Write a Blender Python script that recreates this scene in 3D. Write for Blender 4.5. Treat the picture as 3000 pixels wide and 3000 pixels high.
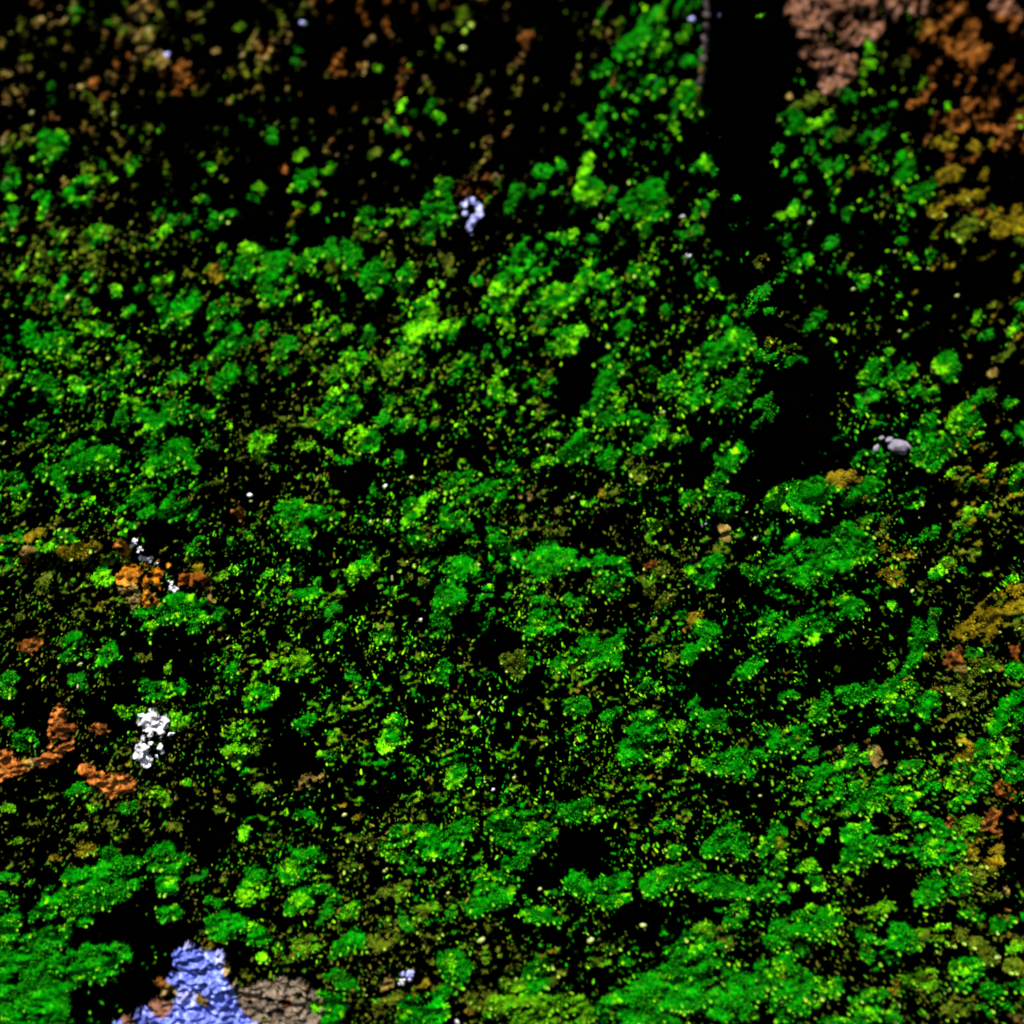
import bpy, math, random
import numpy as np
from mathutils import Vector, Matrix

for _o in list(bpy.data.objects):
    bpy.data.objects.remove(_o, do_unlink=True)
SC = bpy.context.scene
COL = SC.collection
random.seed(7)
RNG = np.random.default_rng(11)

# ------------------------------------------------------------------ camera, sky, sun, exposure
CENTRE = Vector((0.0, 0.0, 0.70))          # the spot on the wall the lens looks at
PITCH, YAW, DIST, LENS = math.radians(11.0), math.radians(0.0), 0.42, 50.0
FWD = Vector((math.sin(YAW) * math.cos(PITCH), math.cos(YAW) * math.cos(PITCH), -math.sin(PITCH)))
CAM_LOC = CENTRE - FWD * DIST
cam_data = bpy.data.cameras.new("camera")
cam = bpy.data.objects.new("camera", cam_data)
COL.objects.link(cam)
cam.location = CAM_LOC
cam.rotation_euler = FWD.to_track_quat('-Z', 'Y').to_euler()
cam_data.lens = LENS
cam_data.sensor_width = 36.0
cam_data.clip_start = 0.005
cam_data.clip_end = 500.0
cam_data.dof.use_dof = True
cam_data.dof.focus_distance = 0.430
cam_data.dof.aperture_fstop = 2.5
SC.camera = cam

SUN_EL, SUN_AZ = math.radians(60.0), math.radians(-30.0)   # from above, in front of the wall, a little left
world = bpy.data.worlds.new("World")
SC.world = world
world.use_nodes = True
wn = world.node_tree.nodes
sky = wn.new("ShaderNodeTexSky")
sky.sky_type = 'NISHITA'
sky.sun_disc = False
sky.sun_elevation = SUN_EL
sky.sun_rotation = math.radians(180.0) + SUN_AZ * -1.0
wn["Background"].inputs["Strength"].default_value = 0.05
world.node_tree.links.new(sky.outputs["Color"], wn["Background"].inputs["Color"])

sun_data = bpy.data.lights.new("sun", 'SUN')
sun_data.energy = 5.0
sun_data.angle = math.radians(0.6)
sun_data.color = (1.0, 0.95, 0.87)
sun = bpy.data.objects.new("sun", sun_data)
COL.objects.link(sun)
to_sun = Vector((math.sin(SUN_AZ) * math.cos(SUN_EL), -math.cos(SUN_AZ) * math.cos(SUN_EL), math.sin(SUN_EL)))
sun.rotation_euler = to_sun.to_track_quat('Z', 'Y').to_euler()
sun.location = CENTRE + to_sun * 3.0

SC.view_settings.view_transform = 'Standard'
SC.view_settings.look = 'None'
SC.view_settings.gamma = 1.0
SC.view_settings.exposure = 1.42
SC.view_settings.use_curve_mapping = False
SC.cycles.use_denoising = True
SC.cycles.filter_width = 1.9
SC.cycles.max_bounces = 4
SC.cycles.diffuse_bounces = 2
SC.cycles.glossy_bounces = 2

# ------------------------------------------------------------------ wall coordinates
# The wall's face is the plane y = 0. Wall units: 0.1 mm; U to the right, D downwards, H out of the wall.
S = 1e-4
def world_of(U, D, H):
    return np.stack([U * S, -H * S, CENTRE.z - D * S], axis=-1)

_right = np.array((math.cos(YAW), -math.sin(YAW), 0.0))
_fw = np.array(FWD)
_up = np.cross(_right, _fw)
_cl = np.array(CAM_LOC)
_tan = 18.0 / LENS
def on_wall(px, py):
    """survey point (0..3000 from the top left) -> wall units"""
    a = (np.asarray(px, float) - 1500.0) / 1500.0 * _tan
    b = (1500.0 - np.asarray(py, float)) / 1500.0 * _tan
    d = _fw + a[..., None] * _right + b[..., None] * _up
    t = -_cl[1] / d[..., 1]
    p = _cl + t[..., None] * d
    return p[..., 0] / S, (CENTRE.z - p[..., 2]) / S

# ------------------------------------------------------------------ noise
def _hash(ix, iy, seed):
    h = (ix.astype(np.int64) * 374761393 + iy.astype(np.int64) * 668265263 + seed * 1442695041) & 0xFFFFFFFF
    h = ((h ^ (h >> 13)) * 1274126177) & 0xFFFFFFFF
    h = ((h ^ (h >> 16)) * 2246822519) & 0xFFFFFFFF
    return ((h ^ (h >> 15)) & 0xFFFFFF) / float(0xFFFFFF)

def vn(x, y, size, seed=0):
    """smooth value noise, -1..1"""
    x = np.asarray(x, float) / size; y = np.asarray(y, float) / size
    ix = np.floor(x); iy = np.floor(y)
    fx = x - ix; fy = y - iy
    fx = fx * fx * (3 - 2 * fx); fy = fy * fy * (3 - 2 * fy)
    a = _hash(ix, iy, seed); b = _hash(ix + 1, iy, seed)
    c = _hash(ix, iy + 1, seed); d = _hash(ix + 1, iy + 1, seed)
    return ((a * (1 - fx) + b * fx) * (1 - fy) + (c * (1 - fx) + d * fx) * fy) * 2 - 1

def grain(x, y, k=1.6):
    """the growth's grain leans up to the right, steeper high on the wall than low down: coordinates stretched along it"""
    x = np.asarray(x, float); y = np.asarray(y, float)
    a = np.radians(np.interp(y, (-1700, 1500), (42.0, 13.0)))
    return (x * 0.906 - y * 0.423) / k, (y + x * np.tan(a)) * np.cos(a)

# ------------------------------------------------------------------ materials
def principled(name, rough=0.8, spec=0.1):
    m = bpy.data.materials.new(name)
    m.use_nodes = True
    b = m.node_tree.nodes["Principled BSDF"]
    b.inputs["Roughness"].default_value = rough
    b.inputs["Specular IOR Level"].default_value = spec
    return m, m.node_tree, b

def attr_material(name, rough, spec, var_scale, var_amt, bump_scale=None, bump=0.0, trans=0.0):
    m, nt, b = principled(name, rough, spec)
    N, L = nt.nodes, nt.links
    at = N.new("ShaderNodeAttribute"); at.attribute_name = "Col"
    tc = N.new("ShaderNodeTexCoord")
    nz = N.new("ShaderNodeTexNoise"); nz.inputs["Scale"].default_value = var_scale; nz.inputs["Detail"].default_value = 4
    L.new(tc.outputs["Object"], nz.inputs["Vector"])
    mr = N.new("ShaderNodeMapRange")
    mr.inputs["From Min"].default_value = 0.3; mr.inputs["From Max"].default_value = 0.7
    mr.inputs["To Min"].default_value = 1 - var_amt; mr.inputs["To Max"].default_value = 1 + var_amt
    L.new(nz.outputs["Fac"], mr.inputs["Value"])
    mx = N.new("ShaderNodeVectorMath"); mx.operation = 'SCALE'
    L.new(at.outputs["Color"], mx.inputs[0]); L.new(mr.outputs["Result"], mx.inputs["Scale"])
    L.new(mx.outputs["Vector"], b.inputs["Base Color"])
    if bump_scale:
        n2 = N.new("ShaderNodeTexNoise"); n2.inputs["Scale"].default_value = bump_scale; n2.inputs["Detail"].default_value = 6
        L.new(tc.outputs["Object"], n2.inputs["Vector"])
        bp = N.new("ShaderNodeBump"); bp.inputs["Strength"].default_value = bump; bp.inputs["Distance"].default_value = 0.0006
        L.new(n2.outputs["Fac"], bp.inputs["Height"]); L.new(bp.outputs["Normal"], b.inputs["Normal"])
    return m

MOSS = attr_material("moss_leaf", 0.6, 0.02, 900.0, 0.3)
MAT_ = attr_material("moss_mat", 0.9, 0.0, 1300.0, 0.45, 2200.0, 0.8)
ROCK = attr_material("bare_stone", 0.95, 0.0, 700.0, 0.35, 1600.0, 0.9)
LICH = attr_material("lichen", 0.9, 0.0, 900.0, 0.35, 1800.0, 0.8)

def crust_material():
    m, nt, b = principled("black_crusted_stone", 1.0, 0.0)
    N, L = nt.nodes, nt.links
    tc = N.new("ShaderNodeTexCoord")
    nz = N.new("ShaderNodeTexNoise"); nz.inputs["Scale"].default_value = 260; nz.inputs["Detail"].default_value = 8
    L.new(tc.outputs["Object"], nz.inputs["Vector"])
    cr = N.new("ShaderNodeValToRGB")
    e = cr.color_ramp.elements
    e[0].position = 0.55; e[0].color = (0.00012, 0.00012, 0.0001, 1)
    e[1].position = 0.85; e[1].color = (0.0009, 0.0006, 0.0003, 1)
    L.new(nz.outputs["Fac"], cr.inputs["Fac"]); L.new(cr.outputs["Color"], b.inputs["Base Color"])
    n2 = N.new("ShaderNodeTexNoise"); n2.inputs["Scale"].default_value = 1500; n2.inputs["Detail"].default_value = 5
    L.new(tc.outputs["Object"], n2.inputs["Vector"])
    bp = N.new("ShaderNodeBump"); bp.inputs["Strength"].default_value = 0.7; bp.inputs["Distance"].default_value = 0.0006
    L.new(n2.outputs["Fac"], bp.inputs["Height"]); L.new(bp.outputs["Normal"], b.inputs["Normal"])
    return m
CRUST = crust_material()

def tip_material(name, c0, c1):
    m, nt, b = principled(name, 0.55, 0.05)
    N, L = nt.nodes, nt.links
    oi = N.new("ShaderNodeObjectInfo")
    cr = N.new("ShaderNodeValToRGB")
    cr.color_ramp.elements[0].color = (*c0, 1); cr.color_ramp.elements[1].color = (*c1, 1)
    L.new(oi.outputs["Random"], cr.inputs["Fac"])
    at = N.new("ShaderNodeAttribute"); at.attribute_name = "Col"     # green at the foot, paler at the tip
    mx = N.new("ShaderNodeMix"); mx.data_type = 'RGBA'
    L.new(at.outputs["Fac"], mx.inputs["Factor"])
    mx.inputs["A"].default_value = (0.002, 0.13, 0.001, 1)
    L.new(cr.outputs["Color"], mx.inputs["B"])
    L.new(mx.outputs["Result"], b.inputs["Base Color"])
    return m
TIP_LIME = tip_material("moss_tip_lime", (0.055, 0.27, 0.001), (0.13, 0.33, 0.004))
TIP_GREEN = tip_material("moss_tip_green", (0.004, 0.17, 0.001), (0.05, 0.26, 0.001))
TIP_PALE = tip_material("moss_tip_pale", (0.13, 0.26, 0.006), (0.27, 0.34, 0.05))

# ------------------------------------------------------------------ mesh helpers
def link(o, parent=None):
    COL.objects.link(o)
    if parent is not None:
        o.parent = parent
    return o

def mesh_from(name, V, F, cols=None, mat=None, smooth=True):
    """V (n,3) world coordinates, F (m,3) or (m,4)"""
    me = bpy.data.meshes.new(name)
    V = np.asarray(V, np.float32); F = np.asarray(F, np.int32)
    k = F.shape[1] if len(F) else 3
    me.vertices.add(len(V)); me.vertices.foreach_set("co", V.ravel())
    me.loops.add(F.size); me.loops.foreach_set("vertex_index", F.ravel())
    me.polygons.add(len(F))
    me.polygons.foreach_set("loop_start", np.arange(0, F.size, k, dtype=np.int32))
    me.polygons.foreach_set("loop_total", np.full(len(F), k, np.int32))
    me.polygons.foreach_set("use_smooth", np.full(len(F), smooth, bool))
    if cols is not None:
        at = me.color_attributes.new("Col", 'FLOAT_COLOR', 'POINT')
        c4 = np.ones((len(V), 4), np.float32); c4[:, :3] = cols
        at.data.foreach_set("color", c4.ravel())
    if mat: me.materials.append(mat)
    me.update(calc_edges=True)
    return me

def mesh_obj(name, V, F, cols=None, mat=None, parent=None, smooth=True, origin=None):
    V = np.asarray(V, float)
    if origin is None:
        origin = (0, 0, 0)
    o = bpy.data.objects.new(name, mesh_from(name, V - np.asarray(origin, float), F, cols, mat, smooth))
    link(o)
    if parent is not None:
        o.parent = parent
        o.location = Vector(origin) - parent.location
    else:
        o.location = origin
    return o

def empty(name, loc):
    o = bpy.data.objects.new(name, None)
    o.empty_display_size = 0.005
    link(o); o.location = loc
    return o

def tag(o, label=None, category=None, group=None, kind=None):
    if label: o["label"] = label
    if category: o["category"] = category
    if group: o["group"] = group
    if kind: o["kind"] = kind
    return o

# ------------------------------------------------------------------ joints and the relief of the wall
_jy = np.array([-400, 0, 300, 600, 900, 1200, 1450, 1640], float)
_jl = np.array([2092, 2088, 2072, 2100, 2190, 2270, 2290, 2300], float)
_jr = np.array([2325, 2318, 2300, 2290, 2330, 2390, 2370, 2350], float)
_ul, _dl = on_wall(_jl, _jy); _ur, _dr = on_wall(_jr, _jy)
_bu, _bd = on_wall(np.array([-2500, 0, 600, 1500, 2300, 3000, 5500], float), np.array([1700, 1655, 1650, 1610, 1500, 1440, 1400], float))
def joint_left(D): return np.interp(D, _dl, _ul) + 10 * vn(D, 0 * D, 60, 3)
def joint_right(D): return np.interp(D, _dr, _ur) + 12 * vn(D, 0 * D, 70, 4)
BED_HALF = 16.0
def bed_line(U): return np.interp(U, _bu, _bd) + 10 * vn(U, 0 * U, 140, 5)
TOP_BED, LOW_BED = -2050.0, 2050.0     # the next bed joints above and below, out of the picture

def relief(U, D):
    gu, gd = grain(U, D)
    r = 22 * vn(U, D, 900, 20) + 14 * vn(gu, gd, 260, 21) + 9 * vn(gu, gd, 90, 22) + 5 * vn(gu, gd, 34, 23) + 2.5 * vn(U, D, 15, 24)
    return r

def joint_gap(U, D):
    """distance (units) outside the nearest joint; negative inside"""
    in_upper = D < bed_line(U)
    dl = joint_left(D) - U
    dr = U - joint_right(D)
    dv = np.where(in_upper, np.maximum(dl, dr), 1e4)
    db = np.abs(D - bed_line(U)) - BED_HALF
    return dv, db

def surf(U, D):
    U = np.asarray(U, float); D = np.asarray(D, float)
    h = relief(U, D)
    dv, db = joint_gap(U, D)
    h = h - 36 * np.exp(-np.maximum(dv, 0) / 20.0) - 16 * np.exp(-np.maximum(db, 0) / 16.0)
    h = np.where(dv < 0, np.maximum(-150 + 6 * vn(U, D, 30, 9), h - (-dv) * 3.0), h)
    h = np.where((db < 0) & (dv >= 0), h - 12, h)
    return h
# Moss cushions, lichens, grains and bare spots of the wall, surveyed square by square
# (nine squares, 1932 units each); every entry is a union of round lobes x,y,r with a colour letter.
SURVEY = {
(0,0): """T 315,50,45; T 220,130,35; T 345,160,50 330,200,35; T 830,65,60 790,95,45; T 810,220,55 800,290,50; T 900,330,40 940,370,35 1000,440,85B 960,500,40B 1050,385,40B 950,300,20V;
T 160,385,35; T 505,370,30; T 640,440,40; T 690,500,35; B 610,520,40; T 455,490,25; O 510,560,30 545,600,35; T 670,585,30; T 75,530,35 45,570,30; O 120,670,25; T 60,415,20; A 180,640,18; A 640,645,20; A 645,700,15; O 150,765,50 90,800,40 50,850,30; O 835,790,25 830,850,40; O 870,735,40; T 1450,515,30 1480,505,25; T 1300,590,25; T 1150,715,25; T 1630,220,35; O 1195,35,35; O 1080,95,20; O 640,115,20; O 1060,250,35 1115,220,25; B 1600,955,30; V 1715,130,25; O 600,740,45; O 110,100,25; O 190,215,22; T 120,580,30; B 535,470,40; T 1220,290,22; O 970,15,28; O 1360,150,30;
G 430,75,40; G 290,850,70 340,800,50 235,910,45 260,780,40 230,990,35; G 480,1060,60 440,1110,70 500,1030,40 400,1090,40; G 75,1000,45 30,1060,35; G 50,1110,30L; G 240,1110,40 250,1190,45; L 60,1230,45G; G 65,1340,50 60,1350,25L; L 340,1325,45 300,1330,30G; G 730,930,30 730,960,22L; G 560,920,30; G 1190,940,30; L 1455,1060,40 1420,1120,25G; G 1085,1060,25; L 1145,1130,30; G 930,1070,40; G 930,1150,40 980,1140,30; Y 1700,880,35; G 1720,1010,50 1690,1050,40; G 1850,965,40L; L 1785,1030,25; L 1700,1160,25; L 1790,1165,40; G 1265,1240,55 1220,1270,30; G 1010,1240,45; G 900,1210,35; G 290,570,35; G 295,490,22; G 1680,350,28; G 1405,685,32; G 1540,770,40; G 1700,275,28;
G 250,1450,60O 340,1440,35; G 110,1550,45; L 225,1580,30; G 350,1640,70; G 520,1560,45 510,1600,40; L 645,1640,40; G 545,1340,60 600,1320,40O 470,1380,40O; L 870,1365,25; L 920,1600,45 960,1570,30; G 910,1690,50 960,1830,55 920,1760,30L; G 1040,1740,75 1080,1700,60 1030,1790,60;
L 1440,1420,55; C 1200,1530,50 1225,1560,35 1265,1500,25L; G 1370,1530,60; G 1560,1490,60 1620,1440,40 1520,1570,60 1560,1640,75 1500,1620,60 1640,1590,45L; G 1740,1460,55; G 1850,1430,50 1880,1500,40O; L 1250,1400,25; G 1660,1350,25; G 1870,1370,35; L 1100,1335,35; L 930,1310,35;
G 500,1740,40; L 480,1850,45 560,1860,45G 620,1870,30; G 730,1760,35L; G 790,1640,35; G 170,1700,30; G 240,1670,35; O 860,1900,45; G 1280,1880,70 1330,1860,40 1200,1900,40; G 1240,1740,50 1210,1780,30L; G 1330,1750,30; G 1480,1860,45; L 1500,1740,30; G 1830,1830,60 1890,1870,40; L 1740,1860,30; G 330,1920,70; L 200,1925,35; G 1680,1700,25; L 1800,1720,25""",
(1,0): """O 1580,130,40; G 1770,80,50 1720,105,35; G 1690,200,60 1650,250,60 1600,290,60 1640,320,40; G 1790,220,50 1820,250,35L; L 1780,295,30; L 1920,210,30; G 1450,390,50 1400,420,40; O 1350,430,30; L 1410,490,20; G 1570,460,40 1520,510,35; G 1700,500,70 1770,490,55 1640,510,45; V 1780,455,18; L 1870,455,25; L 1920,510,25; G 1510,640,50 1490,700,55 1440,730,55 1530,680,40; G 1680,640,40 1650,680,40; L 1840,660,25; G 1890,620,50; L 1890,720,25; G 1370,660,25; L 1520,800,22; G 1835,825,30;
L 340,400,45 375,365,25; L 210,380,25; L 330,580,35; G 500,600,35; L 410,640,30; L 550,665,35; G 280,700,38; L 365,740,25; O 190,870,35; L 315,880,25; L 365,915,20; L 575,1025,40; L 1150,970,45 1110,965,25G; L 1245,935,40; L 1400,890,30 1390,950,35 1370,990,30; G 1230,1080,30; L 1130,1065,22; G 1070,1090,30 1000,1080,40 970,1170,45;
L 1400,1080,70 1350,1100,40 1440,1060,40; L 1530,1090,35; L 1390,1160,30; G 1730,1100,90 1780,1130,60 1700,1170,80 1760,1060,60 1640,1130,60 1690,1060,60 1800,1200,60 1720,1290,40; G 1540,1230,25; L 1475,1275,35;
G 540,1130,70 520,1180,60 600,1200,50; L 260,1230,50 330,1240,60 400,1220,50G 150,1230,50G 350,1275,25; G 500,1280,45 480,1340,35; O 130,1280,40 80,1330,40; T 235,1330,35;
B 1035,215,40 1050,250,30; A 690,275,25; O 700,90,60; B 560,40,35; O 790,470,45; O 1130,750,40; B 680,1080,45; B 810,1050,45 850,1065,30; T 730,1000,30; L 550,245,22; T 130,380,30; T 480,445,25; T 160,230,30; O 610,150,30;
L 1310,1320,30; L 1215,1335,20; G 1260,1340,30; L 1180,1345,20;
G 1030,1440,100 1100,1420,70 980,1520,90 920,1580,60 1060,1510,70 1150,1500,60 1010,1600,50L 880,1620,40L; G 890,1720,55 960,1690,50;
G 1380,1590,60; L 1500,1560,50 1560,1570,40 1480,1600,50G; G 1690,1550,60 1730,1530,40; G 1200,1670,70 1120,1700,55 1250,1660,50 1240,1740,45L 1320,1700,40L; L 1480,1720,25; G 1415,1350,35; L 1410,1480,20;
G 50,1430,60; G 200,1530,70 150,1590,50 180,1650,40 280,1470,40O 370,1540,50L; G 50,1550,40; O 600,1490,50; L 510,1670,35; G 350,1620,30; L 510,1600,20; L 570,1610,25;
L 480,1750,60 450,1840,70 500,1820,40 400,1880,50; L 600,1850,50 680,1830,25; O 290,1830,35; Y 60,1850,45; G 790,1810,40; G 1170,1800,50; G 150,1900,50; L 890,1840,40; G 1290,1900,70L; G 1590,1900,60; G 1850,1760,40; L 1710,1840,25; G 1690,1710,40; G 770,1590,40; L 815,1690,18""",
(2,0): """G 30,20,50; L 20,190,40; V 50,110,30; G 60,340,50; L 30,510,50 50,560,60G 50,610,50L; L 130,630,30; L 180,615,22; G 60,680,20; L 500,20,40; V 250,40,24;
P 700,60,90 800,40,90 900,60,90 1000,80,100 1100,60,90 1200,30,80 1330,20,80 1380,0,40 690,160,60 780,160,70 950,170,80 1050,150,70 760,220,50 800,300,90 720,310,50 880,240,70 900,330,70 830,400,80 920,400,60 840,470,60 800,500,30;
B 1390,150,50 1380,200,45 1450,240,50 1540,280,60 1620,320,70 1700,290,50; B 1610,200,50; B 1830,50,80P 1790,100,40; B 1530,70,50; B 1850,150,40; B 1400,510,45; B 1320,580,40; B 1440,690,50 1540,690,60 1620,600,50; B 1720,650,80 1700,710,50 1790,740,40; B 1410,380,40; C 1900,620,50 1890,700,50B; B 1470,60,40; B 1310,300,30; B 1880,470,40;
C 1500,800,50 1430,800,30; C 1640,830,35; C 1740,800,25; C 1500,990,50; C 1490,1110,40 1440,1190,40 1580,1120,40 1660,1110,30; C 1620,1250,50O 1560,1310,45O 1690,1220,50 1800,1220,50 1780,1290,45 1890,1270,45 1860,1190,30; C 1700,980,28; O 1900,1350,30;
L 1060,240,35 1060,300,25G 1060,350,35; G 900,515,55; O 650,590,30; T 640,530,30; O 800,560,40 730,560,40;
G 630,680,60 590,650,30 700,700,35L; L 780,700,45 830,660,30G 830,740,30G; L 1200,590,30; G 1090,750,45 1030,790,30 1140,710,20; O 930,750,40; L 830,820,18; G 580,830,35; G 730,820,40; O 1235,350,35;
L 140,920,50 90,950,40G 190,950,30G; L 200,1090,30; G 100,1180,45 90,1220,25L; G 60,1320,50; L 350,1110,25; G 340,1280,35;
G 780,920,45; G 900,910,35; L 550,905,15; G 680,1000,35; G 660,920,25; G 590,990,30; L 600,1040,15; L 840,980,22; C 1010,960,40; G 940,985,25; G 1130,945,35 1155,945,15L; G 1260,930,65 1290,990,50 1230,990,35; G 1370,1080,50 1410,1040,25 1290,1090,35 1300,1135,15L 1360,1150,15L 1280,1190,18L 1240,1170,15L;
O 700,1080,40; G 870,1080,30; G 640,1160,40 580,1210,40L; G 690,1190,15; G 540,1290,35; G 590,1350,35; A 735,1260,20; G 830,1180,40; G 940,1210,40; G 1040,1170,25; G 850,1370,40;
G 160,1610,50 100,1600,30; G 210,1430,25; C 510,1450,28; O 480,1500,30; G 640,1470,50 720,1480,40; L 560,1545,15; G 600,1580,35; G 470,1660,50; L 230,1685,15; L 950,1545,20 1020,1590,40G 1050,1580,25; A 975,1640,18; L 1310,1455,30; G 1410,1445,35; O 1480,1460,30; G 1240,1360,25; A 1210,1425,12; A 1395,1520,10; A 1550,1675,18; W 35,1445,22; A 20,1490,18; W 5,1225,20;
G 50,1750,30; G 300,1750,40; L 220,1810,40 270,1860,50G 360,1910,50G; O 640,1810,50; G 750,1820,50; G 530,1780,35; G 410,1790,35; O 840,1860,25; L 1650,1800,40; G 1690,1890,40; G 1880,1850,45; G 1900,1730,30; G 1920,1520,25; G 1330,1850,30; L 1260,1800,15; A 1230,1875,12; L 1380,1740,15""",
(0,1): """L 190,15,35 280,20,50G 350,30,40G; G 380,70,30; L 460,55,20; G 690,30,30; G 750,60,50 750,110,35 700,160,40; O 860,80,40; G 1270,40,60 1220,80,40 1300,20,40; G 1390,10,40; G 1140,130,40; C 1490,50,40; G 1600,40,50; O 1740,70,40; O 1800,80,25;
Y 40,170,60 20,210,40 100,190,25; G 180,200,25 230,230,50 290,260,45 340,280,30L; L 420,240,40 450,270,35 410,340,18; L 530,240,18; L 490,255,18; G 610,240,50 670,240,35; G 700,320,25L 700,370,25 690,430,40;
L 1020,200,45; G 1290,190,60 1260,240,50 1310,160,40 1260,280,40 1350,180,25L; G 1430,180,40; G 1530,130,30; G 1620,160,40; Y 1840,180,45; L 1890,290,35; G 1880,400,80 1840,440,50 1850,490,40; Y 1740,460,50; O 1200,230,40;
G 820,420,50 880,460,60 940,400,50 980,370,40 900,520,35 870,570,25 850,480,30L; G 1050,440,40 1120,410,45 1190,420,40 1240,370,25;
G 230,480,40; L 540,470,35; L 585,480,22; L 650,470,20; L 705,495,15;
G 510,600,60 490,660,70 560,650,60 640,650,50 420,650,60 390,700,50 440,720,50 570,720,40 500,580,30L; G 270,750,55 330,790,50; G 100,810,60 60,790,40 150,850,40 130,900,35L; O 110,610,35; L 270,650,25;
G 880,680,60 940,680,60 1000,620,60 1050,590,45 950,720,50 1070,680,40 1110,720,25 850,710,40; L 1130,600,25 1140,565,15; G 1190,580,45; L 1300,480,20;
L 1480,560,50 1530,530,40 1440,590,30; L 1470,640,45 1510,650,30 1460,680,25; O 1590,470,40; L 1720,600,40 1780,590,30; Y 1680,580,30; L 1890,650,35; G 1840,690,25; L 1550,715,22;
G 400,920,60 450,960,40 370,960,40 490,900,40; O 340,1020,50; G 780,920,70 740,980,60 830,960,50 800,880,50 700,960,40 690,1020,30L 700,1070,25L; G 1000,920,70 960,960,50 1060,960,50 1010,860,35; G 1090,800,40 1110,840,20; L 650,935,15; L 595,960,20; L 620,1050,15; W 920,975,12; L 1110,1040,20;
T 1290,740,18; B 1330,950,40 1300,910,25T 1370,1010,30; B 1250,1080,30; O 1220,800,35; W 1410,875,20; A 1415,910,15;
G 1700,960,60 1600,960,50 1780,970,50 1850,960,40 1900,1000,40 1560,1030,40L 1640,1020,40 1680,1060,60 1720,1110,50; G 1640,1110,30; L 1880,1040,20; L 1800,1020,20;
C 200,1090,45; L 260,1150,45 230,1180,30 300,1110,40G 360,1100,40G 400,1120,30G; G 60,1130,50 120,1140,20; L 20,1170,30; L 30,1250,40; Y 20,1300,35;
C 450,1190,50 540,1180,45 360,1200,40 620,1180,30; T 170,1200,45 150,1240,50B 160,1270,30B;
N 690,1170,45; N 720,1310,60 690,1340,40 780,1290,40; N 860,1340,60 880,1290,50 870,1420,55 860,1470,50; T 740,1400,45 750,1460,50 690,1410,25; N 940,1290,30; N 1110,1280,35C 1060,1350,50R 1150,1350,40R; T 1180,1420,40 1200,1470,35;
W 760,1130,30 740,1160,20; W 790,1180,30; W 810,1245,45; W 870,1270,20; W 970,1390,40;
G 880,1560,75 820,1560,50 940,1500,60 1000,1480,60 1080,1500,60 1160,1530,60 1230,1530,50 1100,1600,45 1000,1560,50 860,1590,50L;
L 560,1350,50 560,1300,30G; G 1110,1170,55; O 1050,1190,30; L 980,1225,15; L 680,1470,20;
Y 1230,1340,40; L 1320,1290,30; G 1390,1100,30; G 1300,1140,25;
G 1610,1290,40; G 1510,1330,30; L 1610,1350,30; G 1720,1440,50; G 1800,1360,25; G 1910,1500,40; G 1870,1570,40; G 1890,1640,50; L 1545,1510,18; O 1500,1490,30; L 1575,1420,18;
G 440,1720,70 390,1760,50 500,1760,40 430,1690,40; G 620,1740,60 600,1790,50 650,1760,30; O 830,1790,40; O 300,1750,45;
B 175,1720,45 130,1725,30 230,1705,25; B 330,1895,22; A 460,1820,20;
Y 1430,1670,50; L 1340,1740,25; Y 1700,1800,60 1740,1820,40L 1620,1760,50 1660,1860,50L 1540,1840,40; G 1280,1830,60; L 1210,1790,20; L 1320,1890,40; Y 1890,1800,30; G 450,1900,40; G 60,1920,50; G 570,1880,30; Y 950,1850,30;
O 110,1560,35; O 240,1370,45; O 430,1540,40; O 600,1560,35; O 200,1620,22; O 700,1250,30""",
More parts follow.
